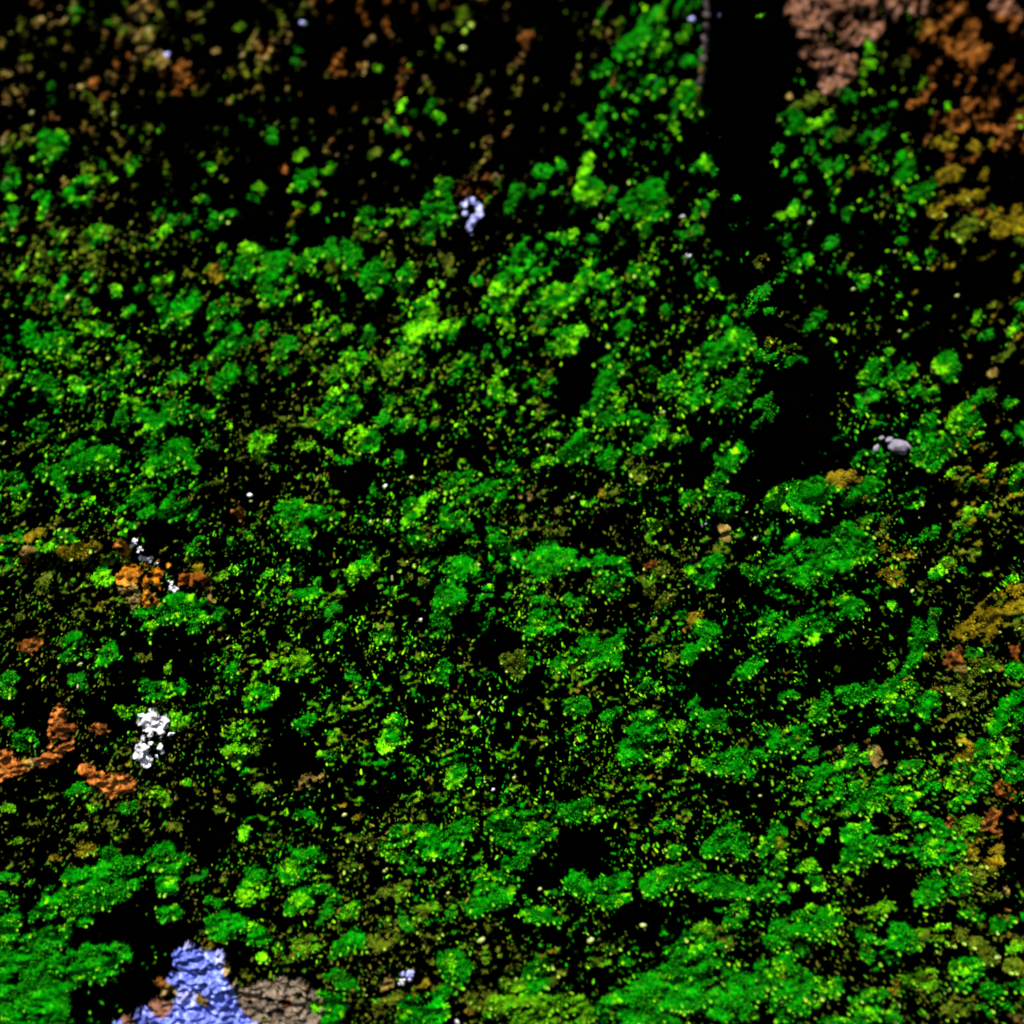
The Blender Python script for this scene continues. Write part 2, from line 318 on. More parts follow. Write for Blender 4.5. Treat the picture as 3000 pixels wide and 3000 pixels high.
(1,1): """G 350,20,50 390,35,35L; L 60,100,60 20,95,30 120,90,35G; G 20,170,35; Y 310,120,60 260,150,40 330,100,40O; G 210,130,25; L 440,180,25; G 30,360,70 20,420,40 100,345,25L; G 280,320,40; L 240,430,40 200,455,25; G 340,460,45 380,440,30L; O 410,450,25; G 470,470,30;
L 90,540,60 60,570,40 120,600,30G 180,540,40G 190,590,25; G 330,660,35; L 30,675,30; L 20,250,25; L 150,235,20; G 640,210,35;
G 820,50,35; G 920,30,35; G 900,230,60 870,270,40 940,190,35 900,315,22L 960,300,35L; L 1170,290,30; G 1110,260,25; G 1190,210,20; A 1120,380,20; L 1030,380,18; A 960,350,15;
L 1240,20,60 1300,15,50 1190,40,40G; G 1500,60,60 1450,90,40 1540,30,40; L 1590,10,30; G 1500,210,60 1560,160,40 1470,270,45 1530,300,45 1590,350,45 1450,350,40; G 1480,410,60 1550,410,50 1400,380,40; G 1750,185,40; O 1640,260,20; G 1860,250,60 1880,220,40 1915,300,25L;
L 1340,460,25 1380,510,40; G 1330,540,60 1430,530,50 1350,600,60 1270,600,50 1460,570,40 1280,660,40; G 1200,520,40; L 1120,680,40; G 1190,670,30; A 1170,590,20; G 1510,650,60 1540,630,40 1480,690,30; G 1700,480,60 1760,510,60 1800,480,45 1670,430,45 1740,560,40 1820,520,30; G 1900,550,45; G 1690,610,40; L 1630,490,20; A 1820,405,22;
G 690,790,60 650,830,60 740,770,50 700,860,50 800,820,60 880,840,50 910,810,40; G 960,750,50 1000,740,40 900,700,30; G 530,780,25;
G 420,930,60 400,1000,55 460,880,45 380,940,40 510,880,40 390,1030,25L; G 620,970,60 600,1030,40 680,980,30; G 400,1100,50 450,1090,40 370,1080,30 490,1080,40O 500,1140,30; G 690,1040,40; L 740,1130,30; L 540,1130,15;
T 1050,870,40 1090,850,30; O 1120,830,40 1180,880,40; O 1230,960,30; O 1150,990,30; A 1310,880,20; L 1370,910,20; C 1480,850,25; O 1520,830,40; O 1640,660,40; O 1680,730,50; L 940,940,22; G 880,930,35; O 1020,980,30;
G 200,840,40; W 250,815,18; A 400,770,20; A 110,910,14; A 260,1020,22; A 165,1025,18;
G 880,1130,60 850,1080,40 930,1170,50 1000,1090,50O; O 1170,1070,40; O 1250,1080,35; Y 1770,1080,50 1760,1120,25;
G 130,1260,60 70,1290,40L 60,1340,30L 150,1310,25L 40,1340,30; G 660,1280,60 620,1310,40 710,1260,40; A 770,1270,25; O 370,1250,50; O 460,1360,30; L 300,1420,25; Y 230,1400,30; O 380,1320,30;
G 1030,1230,60 1100,1240,60 1170,1190,60 1230,1260,60 1290,1230,60 1350,1230,50 1130,1290,50 1200,1220,60; G 1440,1230,60 1470,1280,50 1550,1270,60 1590,1290,45 1430,1180,40;
G 1500,1370,60 1540,1400,50 1460,1320,40; G 620,1440,80 590,1400,50 660,1470,50 560,1470,40; G 820,1440,40; G 950,1440,35; G 760,1500,30; G 850,1520,30; G 830,1380,30; G 1060,1390,50; G 1140,1450,50; G 1340,1490,50 1300,1450,40;
G 1140,1580,70 1080,1610,50 1210,1560,60 1250,1570,40 1060,1640,30 1110,1540,40 1200,1600,20L;
G 550,1590,60 520,1620,40L 560,1560,40; T 450,1590,28; W 450,1570,16; T 445,1470,18;
G 250,1670,50; O 250,1600,40; G 1410,1700,60 1390,1670,40 1440,1730,40; G 1560,1690,50 1520,1700,30; G 1290,1800,70 1240,1830,50 1350,1780,50 1440,1790,60 1530,1780,50 1570,1810,30 1320,1760,40 1400,1820,25L; G 1240,1870,40; L 1580,1740,18;
L 1050,1800,40; O 1000,1830,60 960,1810,50; G 820,1890,40; G 570,1860,60; Y 690,1850,40; G 60,1890,40; O 440,1790,40; Y 280,1780,30;
O 1800,1290,50 1750,1260,40B; O 1730,1380,50; O 1830,1480,50; O 1780,1690,50; A 1780,1580,18; O 1870,1800,50; O 1740,1790,40; O 1900,1320,40""",
(2,1): """G 200,50,80 260,20,50 150,50,40 160,110,25L; G 380,20,60 350,60,45; G 80,140,60 110,160,40; G 50,260,60; G 170,280,25; G 290,280,80 240,330,60 330,260,50 200,380,40; G 100,340,50 50,350,30; G 500,100,50; O 660,60,40; G 640,140,50; G 340,180,30; C 530,20,40; G 470,460,50; G 470,350,45; G 550,380,35 560,400,20;
L 1130,30,30 1160,50,30; G 1110,150,60 1070,190,50 1030,220,40 1150,200,40; G 1270,130,60; L 1480,120,60 1440,130,40 1500,190,40G; G 1190,240,40; L 1260,290,35; G 1320,270,40; L 1410,290,40 1440,325,20; G 1060,310,50; G 1020,380,40;
L 1690,310,50 1640,350,30; L 1850,350,35; L 1590,420,60 1550,460,50 1640,420,35 1690,470,25 1610,480,40G; O 1800,60,50; T 1760,180,35;
G 1390,600,100 1350,640,60 1440,620,60 1400,680,60 1330,560,50 1390,460,50 1470,560,40 1450,540,35L; G 1560,600,60 1600,590,40; L 1660,530,30; G 1090,640,50 1030,650,50 1110,690,50 990,680,30 1130,740,30; L 1230,710,25; G 1840,540,40; L 1540,750,35; L 1650,800,30; L 1760,740,40; L 1750,830,25; G 1900,720,40 1900,800,50;
G 280,650,80 220,650,40 330,640,35 290,725,18L 340,710,15L; G 140,580,40; G 200,800,60 160,830,40 230,760,30; L 445,785,20;
G 730,900,80 700,940,60 760,820,50 740,980,50 800,900,40; C 850,775,30 900,810,26 895,750,22 960,765,32 1000,785,24; G 850,850,40; G 980,900,50; G 1090,840,60 1070,810,50 1050,900,25C 1110,900,40; A 1140,930,20; G 1330,890,60 1290,920,40 1280,900,40; Y 1020,1030,60; G 1090,1020,40; O 1160,1020,30;
G 540,900,60 500,930,40 590,880,40 620,875,25L 600,940,25L; G 270,910,60 230,910,40 310,900,40; G 50,870,50; O 110,920,40; G 260,980,40; G 180,950,30;
W 130,1050,25; L 330,1080,30; A 415,1125,20; T 240,1100,40; A 625,1022,12; A 378,985,12;
G 950,1190,110 1000,1150,80 880,1130,70 1030,1220,60 940,1080,60 850,1250,60 970,1270,50; G 740,1200,80 640,1160,60 800,1170,60 640,1290,80 730,1290,80 700,1350,50 800,1310,50; G 560,1280,60 450,1290,70 400,1310,40;
C 1160,1150,50 1120,1110,40O 1230,1180,40 1300,1220,30; C 1200,1290,60 1150,1320,40;
G 1400,1090,45; Y 1600,1040,50; L 1640,970,40; L 1740,960,40; G 1570,1080,40; L 1460,1300,45; L 1600,1300,25; Y 1520,1250,30; Y 1680,1210,30; A 1300,1415,18;
G 150,1280,60 100,1310,50 190,1240,50 130,1350,50 50,1300,40 210,1260,20L; L 350,1270,25;
G 930,1500,70 880,1510,50 990,1510,50; G 520,1430,40; G 520,1600,60 600,1640,60 700,1620,70 470,1620,50 760,1570,60 650,1670,50 800,1620,40 750,1680,35L 710,1700,30L 560,1650,40; L 850,1635,25;
G 130,1650,70 170,1630,50 80,1700,60 30,1770,50 100,1610,30; C 60,1590,50; G 390,1870,60; L 440,1680,25;
G 1340,1640,60 1390,1660,40 1320,1590,30 1330,1720,50 1300,1800,40 1280,1830,30; G 1420,1570,50; G 1190,1500,30; Y 1200,1830,40; G 1880,1360,40;
C 1890,1480,95 1790,1540,95 1690,1600,75 1900,1570,85O; C 1880,1450,60 1800,1500,60 1720,1540,60 1650,1590,50 1590,1640,40 1540,1670,30 1900,1520,50 1780,1610,40B; R 1870,1750,40; B 1530,1800,50 1570,1740,30 1580,1850,40T; O 1740,1690,40; G 1640,1760,40; O 1700,1840,60; O 1600,1890,50; G 1880,1850,60; G 1250,1910,50""",
(0,2): """L 40,30,50; G 480,10,40; L 690,165,40; G 70,200,30; G 150,310,60 120,290,30 200,320,30;
L 800,170,35; L 990,200,40 1000,260,35 1050,215,30;
G 860,30,60 930,40,60 1020,30,50 830,40,40; L 1470,70,70 1500,40,50 1420,110,30 1540,50,40; G 1700,240,50 1760,190,40 1720,290,25L; Y 1370,300,80L 1430,330,60 1300,280,40 1500,350,30 1320,430,40 1290,380,30; L 1350,450,25; G 1900,320,40; L 1860,400,40;
T 1750,570,50 1700,600,25 1810,540,30; Y 1480,610,50; G 1740,760,50 1700,760,25L; L 1380,860,40; O 1540,900,40; G 430,615,40 490,610,40; G 520,700,35; Y 900,650,50; L 1050,580,30; G 740,700,50; O 640,810,30;
G 620,930,40 640,980,50 560,1080,80 480,1110,80 650,1050,80 740,1060,80 800,1050,50 420,1080,50; G 900,980,60 960,950,50 870,1010,50; G 480,1200,80 560,1200,70 450,1290,70 620,1160,60 700,1150,50; G 280,1240,80 350,1180,60; G 40,1220,80 60,1320,80 20,1400,60; G 260,1420,70 330,1440,60 200,1480,70 380,1400,40;
G 100,1560,120 60,1680,120 200,1620,120 300,1560,100 60,1800,120 150,1800,110 250,1700,90 350,1720,70 300,1820,90 350,1880,60 100,1900,120 250,1900,80; G 400,1580,80 500,1560,80 600,1560,80 680,1520,60 450,1640,70 560,1640,50 720,1510,35;
G 920,1070,50 980,1060,50 950,1150,50 1040,1000,40; G 950,1280,50 930,1300,40; G 1120,1090,40; L 190,1115,20; G 60,1080,50;
O 1290,1090,40; G 1280,1360,80 1220,1370,60 1350,1350,50; G 1210,1230,40; G 1480,1430,60 1490,1480,45 1440,1380,40 1490,1530,30L; L 1570,1480,30; G 1440,1090,60 1400,1180,70L 1460,1150,60L 1500,1180,30L; G 1650,1060,60 1720,1000,60 1790,960,50 1690,1000,50 1620,1090,40; L 1690,1220,60 1740,1200,50G 1640,1270,30; G 1820,1170,45 1860,1160,40; Y 1740,1460,60 1700,1500,40; G 1840,1300,45; G 1880,1220,40;
C 1170,1475,35; G 1870,1800,80 1880,1880,60 1840,1760,50L; G 1900,1640,50;
C 490,935,50; C 330,970,30; Y 50,690,40; L 650,1680,14; O 430,160,35; O 450,820,30; O 200,800,35; O 140,1010,35; O 100,880,25; O 800,640,40; O 1250,720,35; O 980,820,35; O 700,390,30; O 1310,650,22; B 560,260,45; O 1740,1610,20""",
(1,2): """L 300,230,60 340,280,50 260,320,50 240,350,35; L 650,500,60 620,550,40 680,480,40; L 750,260,30; L 770,370,25; L 760,480,30; L 770,520,30; G 1340,130,60 1310,110,40 1380,120,30; L 1700,30,40; L 1810,30,40; G 1520,180,50; G 1720,240,90 1680,330,80 1620,380,60 1780,260,60 1620,430,40; L 1880,250,40; L 1820,430,40; Y 1340,290,30;
G 360,850,60L 330,820,40; G 500,870,70 470,930,50 540,920,50 490,810,30; G 400,1000,50 420,1040,40; L 270,950,50;
G 650,870,60 690,820,60 640,960,50 720,800,40; G 660,1020,40 680,1050,30L;
G 880,780,80 960,770,80 1040,800,80 1120,840,70 920,850,60 1000,880,60 1080,900,50 1100,740,50 1180,830,50; G 1260,740,60 1340,720,60 1420,720,60 1450,740,40L 1380,680,40; G 1050,930,50 1020,990,40 940,1020,40;
L 780,1070,40; G 850,1140,80 800,1200,60 900,1180,60 940,1130,60 870,1100,50 790,1240,50; G 1070,1250,60 1050,1290,40L 1130,1280,60 1190,1300,50 1040,1230,40 1220,1330,30; G 1190,1180,40;
G 1330,1120,70 1370,1150,60 1300,1120,40; G 1470,1160,70 1540,1140,60 1580,1170,50 1500,1200,50 1600,1100,40 1560,1220,30L; G 1780,1130,80 1850,1110,70 1740,1150,50 1900,1080,50 1830,1190,50;
L 1860,940,50 1900,930,40; L 1730,920,25; G 1820,820,40; G 1890,810,40; Y 1640,710,30;
O 100,880,50; O 50,1040,50; Y 80,1110,40; O 260,1180,50; Y 350,1180,50; L 60,1280,50; G 40,1460,70; O 230,1460,70; G 350,1340,50; O 480,1370,80; Y 480,1290,60; L 620,1300,40; G 720,1280,40; O 300,1320,40;
G 640,1590,80 600,1550,50 690,1570,60 620,1640,40; O 800,1530,40; A 790,1450,30; A 1410,1450,30; A 1710,1375,25; O 1530,1490,50;
O 950,1640,50; G 1090,1600,60 1060,1630,40; G 1100,1700,70; O 820,1740,70 760,1780,50; Y 960,1740,70 900,1790,60 1000,1720,40; Y 900,1850,60; Y 1080,1860,90 1030,1900,60 1150,1820,60; Y 1250,1870,100 1330,1840,70 1380,1880,50; O 1200,1650,60;
G 450,1860,110 500,1800,70 400,1900,80 560,1830,50; G 40,1690,50; G 590,1720,60;
G 1560,1820,80 1500,1830,50 1640,1820,60 1600,1900,60; G 1700,1880,90 1680,1760,60 1760,1700,60 1800,1820,90 1850,1900,80; G 1860,1720,80 1900,1640,80 1900,1800,90 1910,1560,50;
W 380,1640,45V 350,1680,30; T 270,1670,40; C 450,1720,40; O 290,1780,45; W 20,1835,25; W 660,1905,25; O 220,1830,40; C 725,1850,30;
O 1420,1580,40; Y 1500,1580,30; G 1590,1580,40; O 1740,1550,30; W 860,598,14; A 905,95,13; A 980,525,15; A 860,100,13; A 20,740,20; A 250,1060,20; A 1120,1160,18; A 605,1190,13""",
(2,2): """G 600,90,50 570,120,40; G 780,160,60 760,200,50 800,100,40; G 930,60,50 900,40,40 980,80,60; G 1120,70,60 1060,20,40 1180,60,70 1250,40,60 1300,30,40 1080,100,40; G 1240,140,50 1380,120,70 1400,160,50 1360,80,40; G 1150,150,50; L 910,180,20; L 1360,240,30;
G 200,200,60 220,260,40 80,150,50 150,220,50;
G 520,310,70 480,290,50 560,360,60 640,300,50 690,280,40 680,340,50 600,390,50; G 430,430,60 280,450,70 220,460,60 330,420,50 370,480,50 320,540,50 160,450,50; L 100,470,40; G 540,420,40;
G 1010,440,50 970,380,30; G 1290,480,50 1260,470,30; L 1100,280,30; T 1110,430,50 1090,370,40; T 890,380,22; G 730,410,40;
C 1590,360,60 1560,390,40; C 1440,40,40; O 1570,60,50; O 1660,100,40; G 1850,130,80 1880,200,60 1780,250,50 1900,60,50; G 1840,310,50; G 1730,380,60 1680,350,40 1800,420,60 1890,470,50; G 1560,480,60 1620,460,50; G 1680,550,60; Y 1530,580,50; G 1570,660,50;
G 810,540,80 760,600,70 830,620,70 780,680,60 850,560,50 740,570,50 900,490,40L 880,520,30; G 700,520,50; L 680,590,40; G 1000,580,50 1040,660,70 990,700,50; G 1130,570,60 1200,600,80 1270,610,70 1320,600,50 1390,550,70 1420,580,40 1150,640,50 1240,670,60 1070,720,40L 1130,710,30L; G 920,730,40; G 740,770,40;
R 1800,590,50 1850,620,30; O 1770,660,50; R 1870,750,40; B 1720,790,60 1680,830,40; B 1510,780,35; B 1760,850,40; C 1800,930,40; C 1690,970,60 1740,990,50 1650,920,50; O 1690,1060,50;
G 250,900,80 180,910,60 300,890,60 150,940,40 330,960,40; L 480,930,50 470,900,30; L 550,990,40; L 520,805,22 550,830,25 580,850,22; L 510,860,25; L 800,870,40;
G 990,850,70 950,880,50 1000,920,70 1080,930,60 950,970,50 1040,960,50; G 1150,940,60 1220,910,60 1290,900,60 1330,860,50 1380,920,60 1440,880,50 1480,850,40 1290,960,40 1170,1000,50; G 1400,980,60 1480,1000,50 1540,940,60 1550,900,40; G 1370,800,60; Y 1600,810,60; L 920,1050,40 900,1060,30; L 1010,1030,40; L 985,1070,18; L 920,1120,25;
L 720,1060,50 740,1110,50G 660,1080,40 780,1140,40 640,1160,30;
G 60,1110,60 110,1130,60 170,1150,60 240,1150,60 50,1060,50 310,1170,50; G 510,1100,70 470,1150,60 530,1070,40 430,1190,50; L 290,1310,60 270,1350,40 320,1270,40; G 560,1230,40; L 870,1220,40;
G 1410,1150,60 1370,1200,60 1430,1100,40; G 1510,1180,40; G 1570,1100,50; G 1490,1090,30;
L 830,1340,70 800,1320,50G 860,1310,40 780,1370,50G; L 720,1280,30; G 560,1390,60 620,1390,60 530,1450,60 700,1370,60 660,1330,40 740,1420,50; L 800,1440,40; G 690,1530,40;
Y 1060,1350,60 1110,1310,50 1150,1280,40 1040,1420,50G 1100,1430,40G; G 1220,1430,70 1230,1480,50 1280,1450,50; Y 1340,1440,50 1420,1430,60 1410,1490,40; G 1170,1550,40; G 1060,1560,50; G 1640,1310,50; G 1810,1360,50; B 1810,1310,35; L 1470,1380,30; O 1560,1440,50; O 1690,1500,60; Y 1870,1490,40;
A 1770,1550,30; G 1590,1620,70 1560,1680,60 1640,1590,50 1570,1600,40L; G 1760,1780,80 1720,1730,50 1750,1790,40L; O 1880,1600,50; G 1900,1700,50; O 1700,1600,30;
O 240,1450,50; Y 100,1390,50; G 60,1470,60; G 30,1500,60 130,1540,50 200,1510,40;
G 60,1640,110 150,1620,80 60,1760,80 220,1680,80; G 250,1760,90 330,1760,90 200,1800,80 400,1720,80 100,1810,70 270,1840,60 320,1860,40; G 480,1660,90 560,1620,90L 600,1650,80 640,1700,80 520,1700,60; G 580,1740,80 700,1740,70 760,1720,50 660,1790,70; G 560,1860,60 590,1880,40; G 20,1870,40; L 740,1800,40; G 820,1750,50 840,1720,40;
G 1020,1830,80 980,1870,60 1080,1790,60L 1130,1780,40 960,1880,40 1040,1840,60L; C 1200,1740,40; Y 1370,1670,60 1400,1710,40 1280,1680,40; O 1540,1860,50; L 1180,1900,40; G 850,1920,50; T 1890,1890,40; L 400,1890,30; O 1750,1200,40; T 1810,1175,30; A 440,1020,14; A 305,1025,12; A 850,295,12; A 805,310,14; A 445,655,13""",
}
# ------------------------------------------------------------------ the ground at the wall's foot
def build_ground():
    n = 41
    g = np.sign(np.linspace(-1, 1, n)) * np.abs(np.linspace(-1, 1, n)) ** 3 * 120.0
    X, Y = np.meshgrid(g, g - 0.0)
    Z = 0.012 * vn(X, Y, 0.25, 40) * np.exp(-(X * X + Y * Y) / 50.0) - 0.014
    V = np.stack([X, Y, Z], -1).reshape(-1, 3)
    idx = np.arange(n * n).reshape(n, n)
    F = np.stack([idx[:-1, :-1], idx[:-1, 1:], idx[1:, 1:], idx[1:, :-1]], -1).reshape(-1, 4)
    m, nt, b = principled("dark_soil", 0.95, 0.1)
    N, L = nt.nodes, nt.links
    tc = N.new("ShaderNodeTexCoord")
    nz = N.new("ShaderNodeTexNoise"); nz.inputs["Scale"].default_value = 9; nz.inputs["Detail"].default_value = 10
    L.new(tc.outputs["Object"], nz.inputs["Vector"])
    cr = N.new("ShaderNodeValToRGB")
    cr.color_ramp.elements[0].color = (0.012, 0.009, 0.006, 1); cr.color_ramp.elements[0].position = 0.35
    cr.color_ramp.elements[1].color = (0.02, 0.03, 0.008, 1); cr.color_ramp.elements[1].position = 0.7
    L.new(nz.outputs["Fac"], cr.inputs["Fac"]); L.new(cr.outputs["Color"], b.inputs["Base Color"])
    o = mesh_obj("ground", V, F, None, m)
    tag(o, "dark bare soil at the foot of the mossy wall", "ground", kind="structure")
build_ground()

# ------------------------------------------------------------------ the wall: stones bedded on recessed mortar
WALL = empty("stone_wall", (0, 0, 0))
tag(WALL, "old wall of large black-crusted stones overgrown with moss", "wall")
STONES = []

def build_stone(left, right, top, bottom, step):
    """left/right: functions of D; top/bottom: functions of U"""
    uc0, uc1 = float(left(np.array([0.0]))[0]), float(right(np.array([0.0]))[0])
    nu = max(4, int(abs(uc1 - uc0) / step)); 
    um = (uc0 + uc1) / 2
    d0, d1 = float(top(np.array([um]))[0]), float(bottom(np.array([um]))[0])
    nd = max(4, int(abs(d1 - d0) / step))
    s, t = np.meshgrid(np.linspace(0, 1, nu + 1), np.linspace(0, 1, nd + 1))
    U = uc0 + (uc1 - uc0) * s
    for _ in range(2):
        D = top(U) + (bottom(U) - top(U)) * t
        Lf, Rt = left(D), right(D)
        U = Lf + (Rt - Lf) * s
    D = top(U) + (bottom(U) - top(U)) * t
    H = relief(U, D)
    ed = np.minimum(np.minimum(U - left(D), right(D) - U), np.minimum(D - top(U), bottom(U) - D))
    H = H - 36 * np.exp(-np.maximum(ed, 0) / 20.0)
    V = world_of(U, D, H).reshape(-1, 3)
    idx = np.arange((nu + 1) * (nd + 1)).reshape(nd + 1, nu + 1)
    F = np.stack([idx[:-1, :-1], idx[1:, :-1], idx[1:, 1:], idx[:-1, 1:]], -1).reshape(-1, 4)
    ring = np.concatenate([idx[0, :-1], idx[:-1, -1], idx[-1, :0:-1], idx[:0:-1, 0]])
    back = V[ring].copy(); back[:, 1] = 0.11
    base = len(V)
    nb = len(ring)
    k = np.arange(nb); k2 = (k + 1) % nb
    SF = np.stack([ring[k], ring[k2], base + k2, base + k], -1)
    V = np.concatenate([V, back]); F = np.concatenate([F, SF])
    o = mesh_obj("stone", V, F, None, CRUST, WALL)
    STONES.append((o, um, (d0 + d1) / 2))
    return o

const = lambda v: (lambda a: 0 * np.asarray(a, float) + v)
wob = lambda v, sd: (lambda a: v + 22 * vn(a, 0 * np.asarray(a, float), 240, sd))
bed_up = lambda a: bed_line(a) - BED_HALF
bed_dn = lambda a: bed_line(a) + BED_HALF
_tb = wob(TOP_BED, 61); _lb = wob(LOW_BED, 62)
above = lambda a: _tb(a) + 26
below = lambda a: _lb(a) - 26
e1 = wob(-2600, 63); e2 = wob(3300, 64); e3 = wob(-1780, 65); e4 = wob(2500, 66)
STONE_A = build_stone(lambda a: e1(a) + 24, joint_left, above, bed_up, 13)
STONE_B = build_stone(joint_right, lambda a: e2(a) - 24, above, bed_up, 13)
STONE_C = build_stone(lambda a: e3(a) + 24, lambda a: e4(a) - 24, bed_dn, below, 13)
build_stone(const(-6400), lambda a: e1(a) - 24, above, bed_up, 50)
build_stone(lambda a: e2(a) + 24, const(6400), above, bed_up, 50)
build_stone(const(-6400), lambda a: e3(a) - 24, bed_dn, below, 50)
build_stone(lambda a: e4(a) + 24, const(6400), bed_dn, below, 50)
for (c0, c1, cuts, sd) in ((-3900, None, (-6400, -3300, -300, 2800, 6400), 70), (None, 3750, (-6400, -3900, -700, 2100, 6400), 80),
                           (3800, 5400, (-6400, -2600, 300, 3600, 6400), 90), (5450, 7000, (-6400, -4100, -900, 2400, 6400), 100)):
    tf = wob(c0, sd) if c0 is not None else (lambda a: _lb(a) + 26)
    bf = wob(c1, sd + 1) if c1 is not None else (lambda a: _tb(a) - 26)
    for i in range(4):
        build_stone(wob(cuts[i] + 25, sd + 2 + i), wob(cuts[i + 1] - 25, sd + 2 + i + (1 if i < 3 else 7)), tf, bf, 60)

def build_mortar():
    U, D = np.meshgrid(np.linspace(-6380, 6380, 220), np.linspace(-3880, 6990, 200))
    H = -150 + 8 * vn(U, D, 160, 9)
    V = world_of(U, D, H).reshape(-1, 3)
    idx = np.arange(U.size).reshape(U.shape)
    F = np.stack([idx[:-1, :-1], idx[1:, :-1], idx[1:, 1:], idx[:-1, 1:]], -1).reshape(-1, 4)
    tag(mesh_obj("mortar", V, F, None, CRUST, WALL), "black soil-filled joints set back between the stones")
build_mortar()

# ------------------------------------------------------------------ colours (linear albedo)
PAL = {
 'G': [((0.0004, 0.098, 0.0005), 5), ((0.0005, 0.125, 0.0006), 5), ((0.002, 0.165, 0.001), 3), ((0.0004, 0.070, 0.002), 3), ((0.018, 0.20, 0.001), 1.2)],
 'L': [((0.050, 0.32, 0.001), 4), ((0.095, 0.42, 0.001), 4), ((0.012, 0.20, 0.001), 3), ((0.16, 0.46, 0.002), 3), ((0.001, 0.12, 0.001), 2)],
 'Y': [((0.032, 0.16, 0.001), 4), ((0.060, 0.18, 0.001), 4), ((0.010, 0.13, 0.001), 3), ((0.10, 0.21, 0.003), 2)],
 'O': [((0.050, 0.068, 0.003), 4), ((0.075, 0.085, 0.006), 4), ((0.03, 0.075, 0.002), 3), ((0.068, 0.078, 0.003), 2), ((0.012, 0.07, 0.001), 2)],
 'C': [((0.118, 0.082, 0.002), 4), ((0.16, 0.112, 0.003), 3), ((0.09, 0.055, 0.003), 2), ((0.075, 0.085, 0.002), 3)],
 'T': [((0.105, 0.078, 0.014), 4), ((0.15, 0.105, 0.028), 3), ((0.095, 0.052, 0.009), 3), ((0.2, 0.14, 0.07), 1)],
 'B': [((0.090, 0.028, 0.004), 4), ((0.135, 0.045, 0.007), 4), ((0.055, 0.016, 0.002), 3), ((0.20, 0.080, 0.02), 1.5)],
 'Q': [((0.10, 0.075, 0.075), 3), ((0.07, 0.045, 0.06), 3), ((0.13, 0.11, 0.08), 2)],
 'R': [((0.14, 0.035, 0.005), 4), ((0.10, 0.03, 0.005), 3), ((0.17, 0.06, 0.008), 2)],
 'N': [((0.24, 0.075, 0.002), 4), ((0.30, 0.12, 0.004), 4), ((0.15, 0.035, 0.002), 3), ((0.22, 0.12, 0.03), 2)],
 'P': [((0.13, 0.058, 0.034), 4), ((0.20, 0.108, 0.085), 3), ((0.09, 0.03, 0.012), 2), ((0.095, 0.04, 0.018), 3), ((0.15, 0.068, 0.03), 2)],
 'V': [((0.20, 0.21, 0.46), 4), ((0.29, 0.31, 0.60), 3), ((0.12, 0.12, 0.33), 2)],
 'U': [((0.085, 0.11, 0.50), 5), ((0.14, 0.18, 0.62), 4), ((0.05, 0.065, 0.36), 3), ((0.26, 0.32, 0.68), 2)],
 'E': [((0.10, 0.078, 0.055), 4), ((0.14, 0.112, 0.085), 3), ((0.06, 0.045, 0.03), 3), ((0.17, 0.09, 0.05), 1)],
 'W': [((0.36, 0.37, 0.41), 4), ((0.55, 0.56, 0.60), 4), ((0.20, 0.18, 0.21), 3)],
 'A': [((0.17, 0.23, 0.045), 4), ((0.24, 0.28, 0.10), 3)],
 'F': [((0.24, 0.066, 0.010), 4), ((0.32, 0.105, 0.02), 3), ((0.13, 0.034, 0.006), 4), ((0.36, 0.16, 0.04), 1)],
}
def draw_cols(letters, rng):
    out = np.zeros((len(letters), 3))
    for c in set(letters.tolist()):
        m = letters == c
        p = PAL[c]; w = np.array([q[1] for q in p], float); w /= w.sum()
        k = rng.choice(len(p), m.sum(), p=w)
        cc = np.array([q[0] for q in p])[k]
        out[m] = cc * rng.uniform(0.8, 1.2, (m.sum(), 1))
    return out

def mottle(let, U, D, calm=False):
    """moss is not one age: young lime growth comes in small spots, old growth is darker"""
    let = let.copy()
    gu, gd = grain(U, D)
    young = vn(gu, gd, 38, 81) + 0.5 * vn(U, D, 16, 82)
    let[(let == 'G') & (young > (1.15 if calm else 0.72))] = 'L'
    let[(let == 'L') & (young < -0.1)] = 'G'
    let[(let == 'Y') & (young > 0.7)] = 'L'
    let[(let == 'Y') & (young < -0.6)] = 'O'
    let[(let == 'O') & (young > 0.75)] = 'Y'
    age = 1 + 0.42 * vn(gu, gd, 30, 83) + 0.30 * vn(U, D, 12, 84)
    return let, np.clip(age, 0.25, 1.7)[:, None]

# ------------------------------------------------------------------ growths: mats and shoots
def lobe_field(lobes, U, D):
    """lobes (n,3) U,D,R -> summed field and the index of the strongest lobe"""
    f = np.zeros(U.shape); best = np.zeros(U.shape); who = np.zeros(U.shape, int)
    for i, (u, d, r) in enumerate(lobes):
        q = np.maximum(0.0, 1 - ((U - u) ** 2 + (D - d) ** 2) / (r * r * 1.7))
        f += q
        m = q > best
        best[m] = q[m]; who[m] = i
    return np.minimum(f, 1.0), who

def shape(lobes, U, D, rough=1.0, cap=0.66, k=1.8):
    f, who = lobe_field(lobes, U, D)
    f = np.minimum(f, cap)
    gu, gd = grain(U, D, k)
    n = 0.40 * vn(gu, gd, 44, 30) + 0.42 * vn(gu, gd, 22, 31) + 0.48 * vn(gu, gd, 11.5, 32) + 0.24 * vn(U, D, 6, 33)
    F = f * 1.05 + rough * n - 0.20
    F = np.where(f <= 0, -1.0, F)
    return F, who

def cover_shade(F, full=0.55):
    """painted shade: colours darken to black at fringes and hollows; also thins out shoots"""
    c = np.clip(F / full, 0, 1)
    return c * c * (3 - 2 * c)

